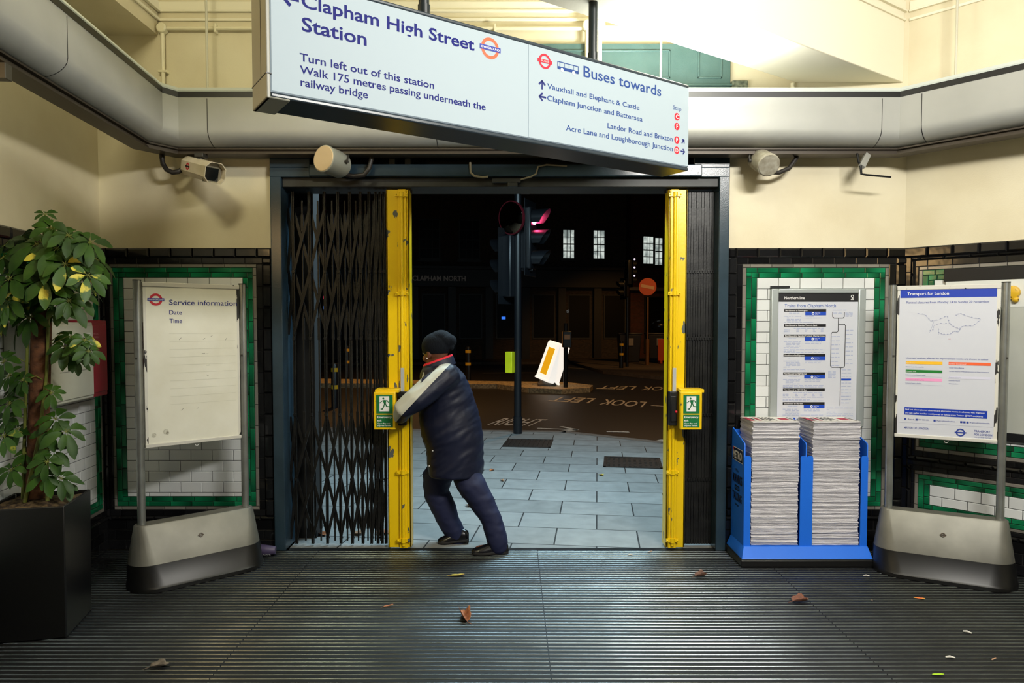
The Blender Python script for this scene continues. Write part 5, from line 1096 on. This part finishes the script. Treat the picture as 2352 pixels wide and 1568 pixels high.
# black bollards with yellow bands ---------------------------------------
BAND = mat('band_reflective_yellow', (238,190,40), .4)
for x, y, h, lab in ((-1.23,19.5,.94,'black bollard with two yellow bands right of the persons head'),(3.96,25.2,.98,'black bollard with two yellow bands on the far right pavement'),(-4.85,20.5,.94,'black bollard with yellow bands seen through the left gate, farther one'),(-3.62,14.2,.90,'black bollard with yellow bands seen through the left gate, nearer one')):
    z0 = .02 if x in (-1.23,-4.85) else (0 if x > 0 else RZ); t = thing('street_bollard', (x,y,z0), lab, 'bollard', 'black bollards with yellow bands')
    b = B(); b.lathe((x,y,z0), [(.075,0),(.075,h-.05),(.06,h),(.001,h+.01)], 18); b.make('post', PBLK, t)
    for z in (z0+h-.13, z0+h-.48): b = B(); b.lathe((x,y,z), [(.0765,-.04),(.078,-.038),(.078,.038),(.0765,.04)], 18); b.make('reflective_band', BAND, t)
# far signs ---------------------------------------------------------------
t = thing('no_entry_sign', (5.25,27,0), 'round orange-lit no entry sign on a thin pole near the right gate', 'sign')
f = V((-.15,-.97,.0)).normalized(); c = V((5.22,26.9,3.02)); b = B(); b.lathe(c, [(.001,-.01),(.33,-.01),(.335,0),(.33,.01),(.001,.011)], 36, f); dk = b.make('sign_disc', mat('no_entry_red',(214,96,40),.45), t)
s = Z.cross(f).normalized(); F = (c+f*.013, s*1, Z, f); b = B(); a = -.20; b.prism([F[0]+F[1]*(u*cos(a)-v*sin(a))+Z*(u*sin(a)+v*cos(a)) for u, v in ((-.25,-.06),(.25,-.06),(.25,.06),(-.25,.06))], f*.003); b.make('sign_bar', mat('no_entry_bar',(226,180,140),.5), dk)
b = B(); b.cyl((5.25,27,0),(5.25,27,3.0),.04,n=12); b.cyl((5.25,27,0),(5.25,27,1.0),.075,n=12); b.make('pole', mat('rusty_pole',(120,84,50),.6), t)
t = thing('traffic_light', (4.3,26.0,0), 'dark unlit traffic signal pole left of the round no entry sign', 'traffic light')
b = B(); b.cyl((4.3,26,0),(4.3,26,3.9),.06,n=14); b.make('pole', PBLK, t); head(t, (4.42,26.0,3.5), (.9,.4,0), False); head(t, (4.1,25.95,2.9), (-.8,-.3,0), False, 2)
for z in (3.98,3.68,3.37): b = B(); b.ball((4.53,25.86,z), .035, 10, 8); b.make('light_dot', mat('cool_light_dot',(225,215,235),.3,emis=1.2), t)
b = B(); b.bx(5.85,7.4,27.9,28.0,.12,.98); b.bx(5.9,6.0,27.7,28.2,0,.14); b.bx(7.2,7.3,27.7,28.2,0,.14); tag(b.make('road_barrier', mat('barrier_orange',(200,78,30),.5), loc=(6.6,27.95,0), bevel=.02), 'orange plastic road barrier on far pavement at the right gate', 'barrier')
for x, lab in ((4.9,'dark wheeled bin left of the no entry pole'),(6.1,'dark wheeled bin heaped with black bags behind orange barrier')):
    t = thing('wheeled_bin', (x,29.2,0), lab, 'bin', 'dark wheeled bins on the far pavement'); b = B(); b.loft([[V((x+u*k*.45,29.2+v*k*.4,z)) for u, v in ((-1,-1),(1,-1),(1,1),(-1,1))] for k, z in ((.85,.0),(1,1.15))]); b.make('bin_body', mat('bin_dark',(40,40,46),.5), t, bevel=.03)
    b = B(); b.bx(x-.5,x+.5,28.78,29.62,1.15,1.22); b.make('lid', mat('bin_lid',(60,58,62),.4), t, bevel=.03)
    b = B(); b.bx(x-.12,x+.12,28.77,28.79,.7,1.0); b.make('bin_label', mat('bin_label_grey',(150,146,146),.6), t)
b = B(); b.ball((6.2,29.2,1.485), (.42,.35,.262), 16, 10); tag(b.make('refuse_bag', mat('bin_bag_black',(14,14,16),.25,bump=1,bs=12), loc=(6.2,29.2,1.223)), 'shiny black refuse bag on the bin behind the orange barrier', 'bag')
# buildings ---------------------------------------------------------------
def brick(name, c1, c2):
    m = bpy.data.materials.new(name); m.use_nodes = True; nt = m.node_tree; p = nt.nodes['Principled BSDF']; br = nt.nodes.new('ShaderNodeTexBrick'); br.inputs['Scale'].default_value = 4.4; br.inputs['Color1'].default_value = lin(*c1); br.inputs['Color2'].default_value = lin(*c2); br.inputs['Mortar'].default_value = lin(70,64,58)
    tc = nt.nodes.new('ShaderNodeTexCoord'); mp = nt.nodes.new('ShaderNodeMapping'); mp.inputs['Rotation'].default_value = (R(90),0,0); nt.links.new(tc.outputs['Object'], mp.inputs[0]); nt.links.new(mp.outputs[0], br.inputs['Vector']); nt.links.new(br.outputs[0], p.inputs['Base Color']); p.inputs['Roughness'].default_value = .85; return m
ev = V((1,.12,0)).normalized(); nv = V((.12,-1,0)).normalized(); bo = V((0,32,0)); BF = (bo, ev, Z, nv)
t = thing('pub_building', (-3,32.5,0), 'dark brick corner pub across the road with lit upstairs windows', 'building')
b = B(); b.fr((bo,ev,nv,Z), (-26,5.35), (-9,0), (-.1,10.5)); b.make('facade', brick('pub_brick',(86,72,58),(66,56,46)), t)
SHOP = mat('shopfront_dark', (40,38,38), .5); GLS = mat('black_window_glass', (8,9,10), .45, spec=.2); SASH = mat('sash_paint', (60,60,58), .5)
b = B(); b.fr((bo,ev,nv,Z), (-14,5.35), (0,.35), (3.25,4.05)); fs = b.make('fascia_board', SHOP, t, bevel=.02)
b = B(); b.fr((bo,ev,nv,Z), (-14,5.4), (0,.5), (4.05,4.17)); b.make('cornice_strip', SHOP, t)
b = B(); write(b, (bo+nv*.356, ev, Z, nv), -5.12, 3.52, 'THE CLAPHAM NORTH', .21, 2.98, .03); b.make('pub_lettering', mat('pub_letter_grey',(160,150,140),.5,emis=.03), fs)
for i in range(11):
    u = -13+i*1.68; b = B(); b.fr((bo,ev,nv,Z), (u,u+.35), (0,.25), (-.1,3.25)); b.make('pilaster', SHOP, t)
    b = B(); b.fr((bo,ev,nv,Z), (u+.5,u+1.55), (0,.05), (.9,2.95)); fr_ = b.make('shop_window', SASH, t); b = B(); b.fr((bo,ev,nv,Z), (u+.55,u+1.5), (.045,.055), (.95,2.9)); b.make('pane', GLS, fr_)
def sash(bd, BFm, u, z, w_, h, lit, rows=4, cols=3):
    o_, e_, zz, n_ = BFm; b = B(); b.fr((o_,e_,n_,Z), (u-w_/2-.06,u+w_/2+.06), (0,.06), (z-h/2-.06,z+h/2+.06)); b.fr((o_,e_,n_,Z), (u-w_/2-.12,u+w_/2+.12), (0,.12), (z-h/2-.16,z-h/2-.06)); f_ = b.make('window', SASH, bd)
    b = B(); b.fr((o_,e_,n_,Z), (u-w_/2,u+w_/2), (.06,.065), (z-h/2,z+h/2)); b.make('pane', LITW if lit else GLS, f_)
    b = B()
    for i in range(1,cols): x = u-w_/2+w_*i/cols; b.fr((o_,e_,n_,Z), (x-.014,x+.014), (.065,.085), (z-h/2,z+h/2))
    for i in range(1,rows): q = z-h/2+h*i/rows; k = .03 if i == rows//2 else .014; b.fr((o_,e_,n_,Z), (u-w_/2,u+w_/2), (.065,.09), (q-k,q+k))
    b.make('glazing_bar', mat('glazing_bar_dark',(16,18,18),.5), f_)
def litmat():
    m = bpy.data.materials.new('lit_room'); m.use_nodes = True; nt = m.node_tree; p = nt.nodes['Principled BSDF']; n = nt.nodes.new('ShaderNodeTexNoise'); n.inputs['Scale'].default_value = 2.6; n.inputs['Detail'].default_value = 4; r = nt.nodes.new('ShaderNodeValToRGB'); r.color_ramp.elements[0].position = .38; r.color_ramp.elements[1].position = .56; r.color_ramp.elements[0].color = lin(140,152,148); r.color_ramp.elements[1].color = lin(226,236,228)
    tc = nt.nodes.new('ShaderNodeTexCoord'); nt.links.new(tc.outputs['Object'], n.inputs['Vector']); nt.links.new(n.outputs[0], r.inputs[0]); nt.links.new(r.outputs[0], p.inputs['Emission Color']); p.inputs['Emission Strength'].default_value = .8; p.inputs['Base Color'].default_value = lin(30,30,30); return m
LITW = litmat()
for u, lit in ((2.62,True),(4.05,True),(-.2,False),(-1.95,False),(-3.75,False),(-5.6,False),(-7.5,False)): sash(t, BF, u, 5.26 if lit else 5.4, .50 if lit else .85, 1.28 if lit else 1.7, lit)
for u in (1.4,3.2,-1.0,-2.8,-4.7,-6.5): sash(t, BF, u, 8.6, .9, 1.6, False)
b = B(); c = bo+ev*-.40+nv*.07+Z*1.86; b.fr((c,ev,nv,Z), (-.09,.09), (0,.03), (-.06,.06)); b.make('blue_screen', mat('blue_screen',(60,130,255),.3,emis=.9), t)
b = B(); write(b, (bo+nv*.07, ev, Z, nv), 2.42, 2.1, 'ati', .16, .22); b.make('window_sign_lettering', mat('window_sign',(150,170,180),.4,emis=.15), t)
t = thing('side_building', (10,34,0), 'reddish brick building with a lit double window above the no entry sign', 'building')
o2 = bo+ev*5.4; e2_ = V((1,.30,0)).normalized(); n2_ = V((.30,-1,0)).normalized(); B2 = (o2,e2_,Z,n2_)
b = B(); b.fr((o2,e2_,n2_,Z), (.2,18), (-.5,0), (-.1,9.5)); b.make('facade', brick('red_brick',(104,60,50),(84,50,42)), t)
sash(t, B2, 1.07, 5.05, .50, 1.26, True); sash(t, B2, 1.62, 5.0, .36, 1.26, True, 4, 2)
b = B(); b.fr((o2,e2_,n2_,Z), (0,12), (0,.3), (3.15,3.3)); b.make('canopy_edge', mat('canopy_grey',(120,116,116),.5), t)
for u in (.9,2.6,4.4): b = B(); b.fr((o2,e2_,n2_,Z), (u,u+1.2), (0,.05), (.2,2.9)); f_ = b.make('shop_window', SASH, t); b = B(); b.fr((o2,e2_,n2_,Z), (u+.06,u+1.14), (.05,.055), (.9,2.84)); b.make('pane', GLS, f_)
b = B(); b.bx(-6.05,-5.9,22.35,22.5,2.05,2.55); b.cyl((-5.98,22.5,RZ),(-5.98,22.5,2.6),.04,n=10); tg = tag(b.make('street_post', PBLK, loc=(-5.98,22.45,RZ)), 'slim dark post with small blue and red lights seen through left gate', 'post')
for z, m in ((2.44, mat('tiny_red_light',(255,60,110),.3,emis=1.2)), (2.12, mat('tiny_blue_light',(90,150,255),.3,emis=1.0))): b = B(); b.bx(-6.03,-5.94,22.33,22.36,z-.05,z+.05); b.make('light_dot', m, tg)
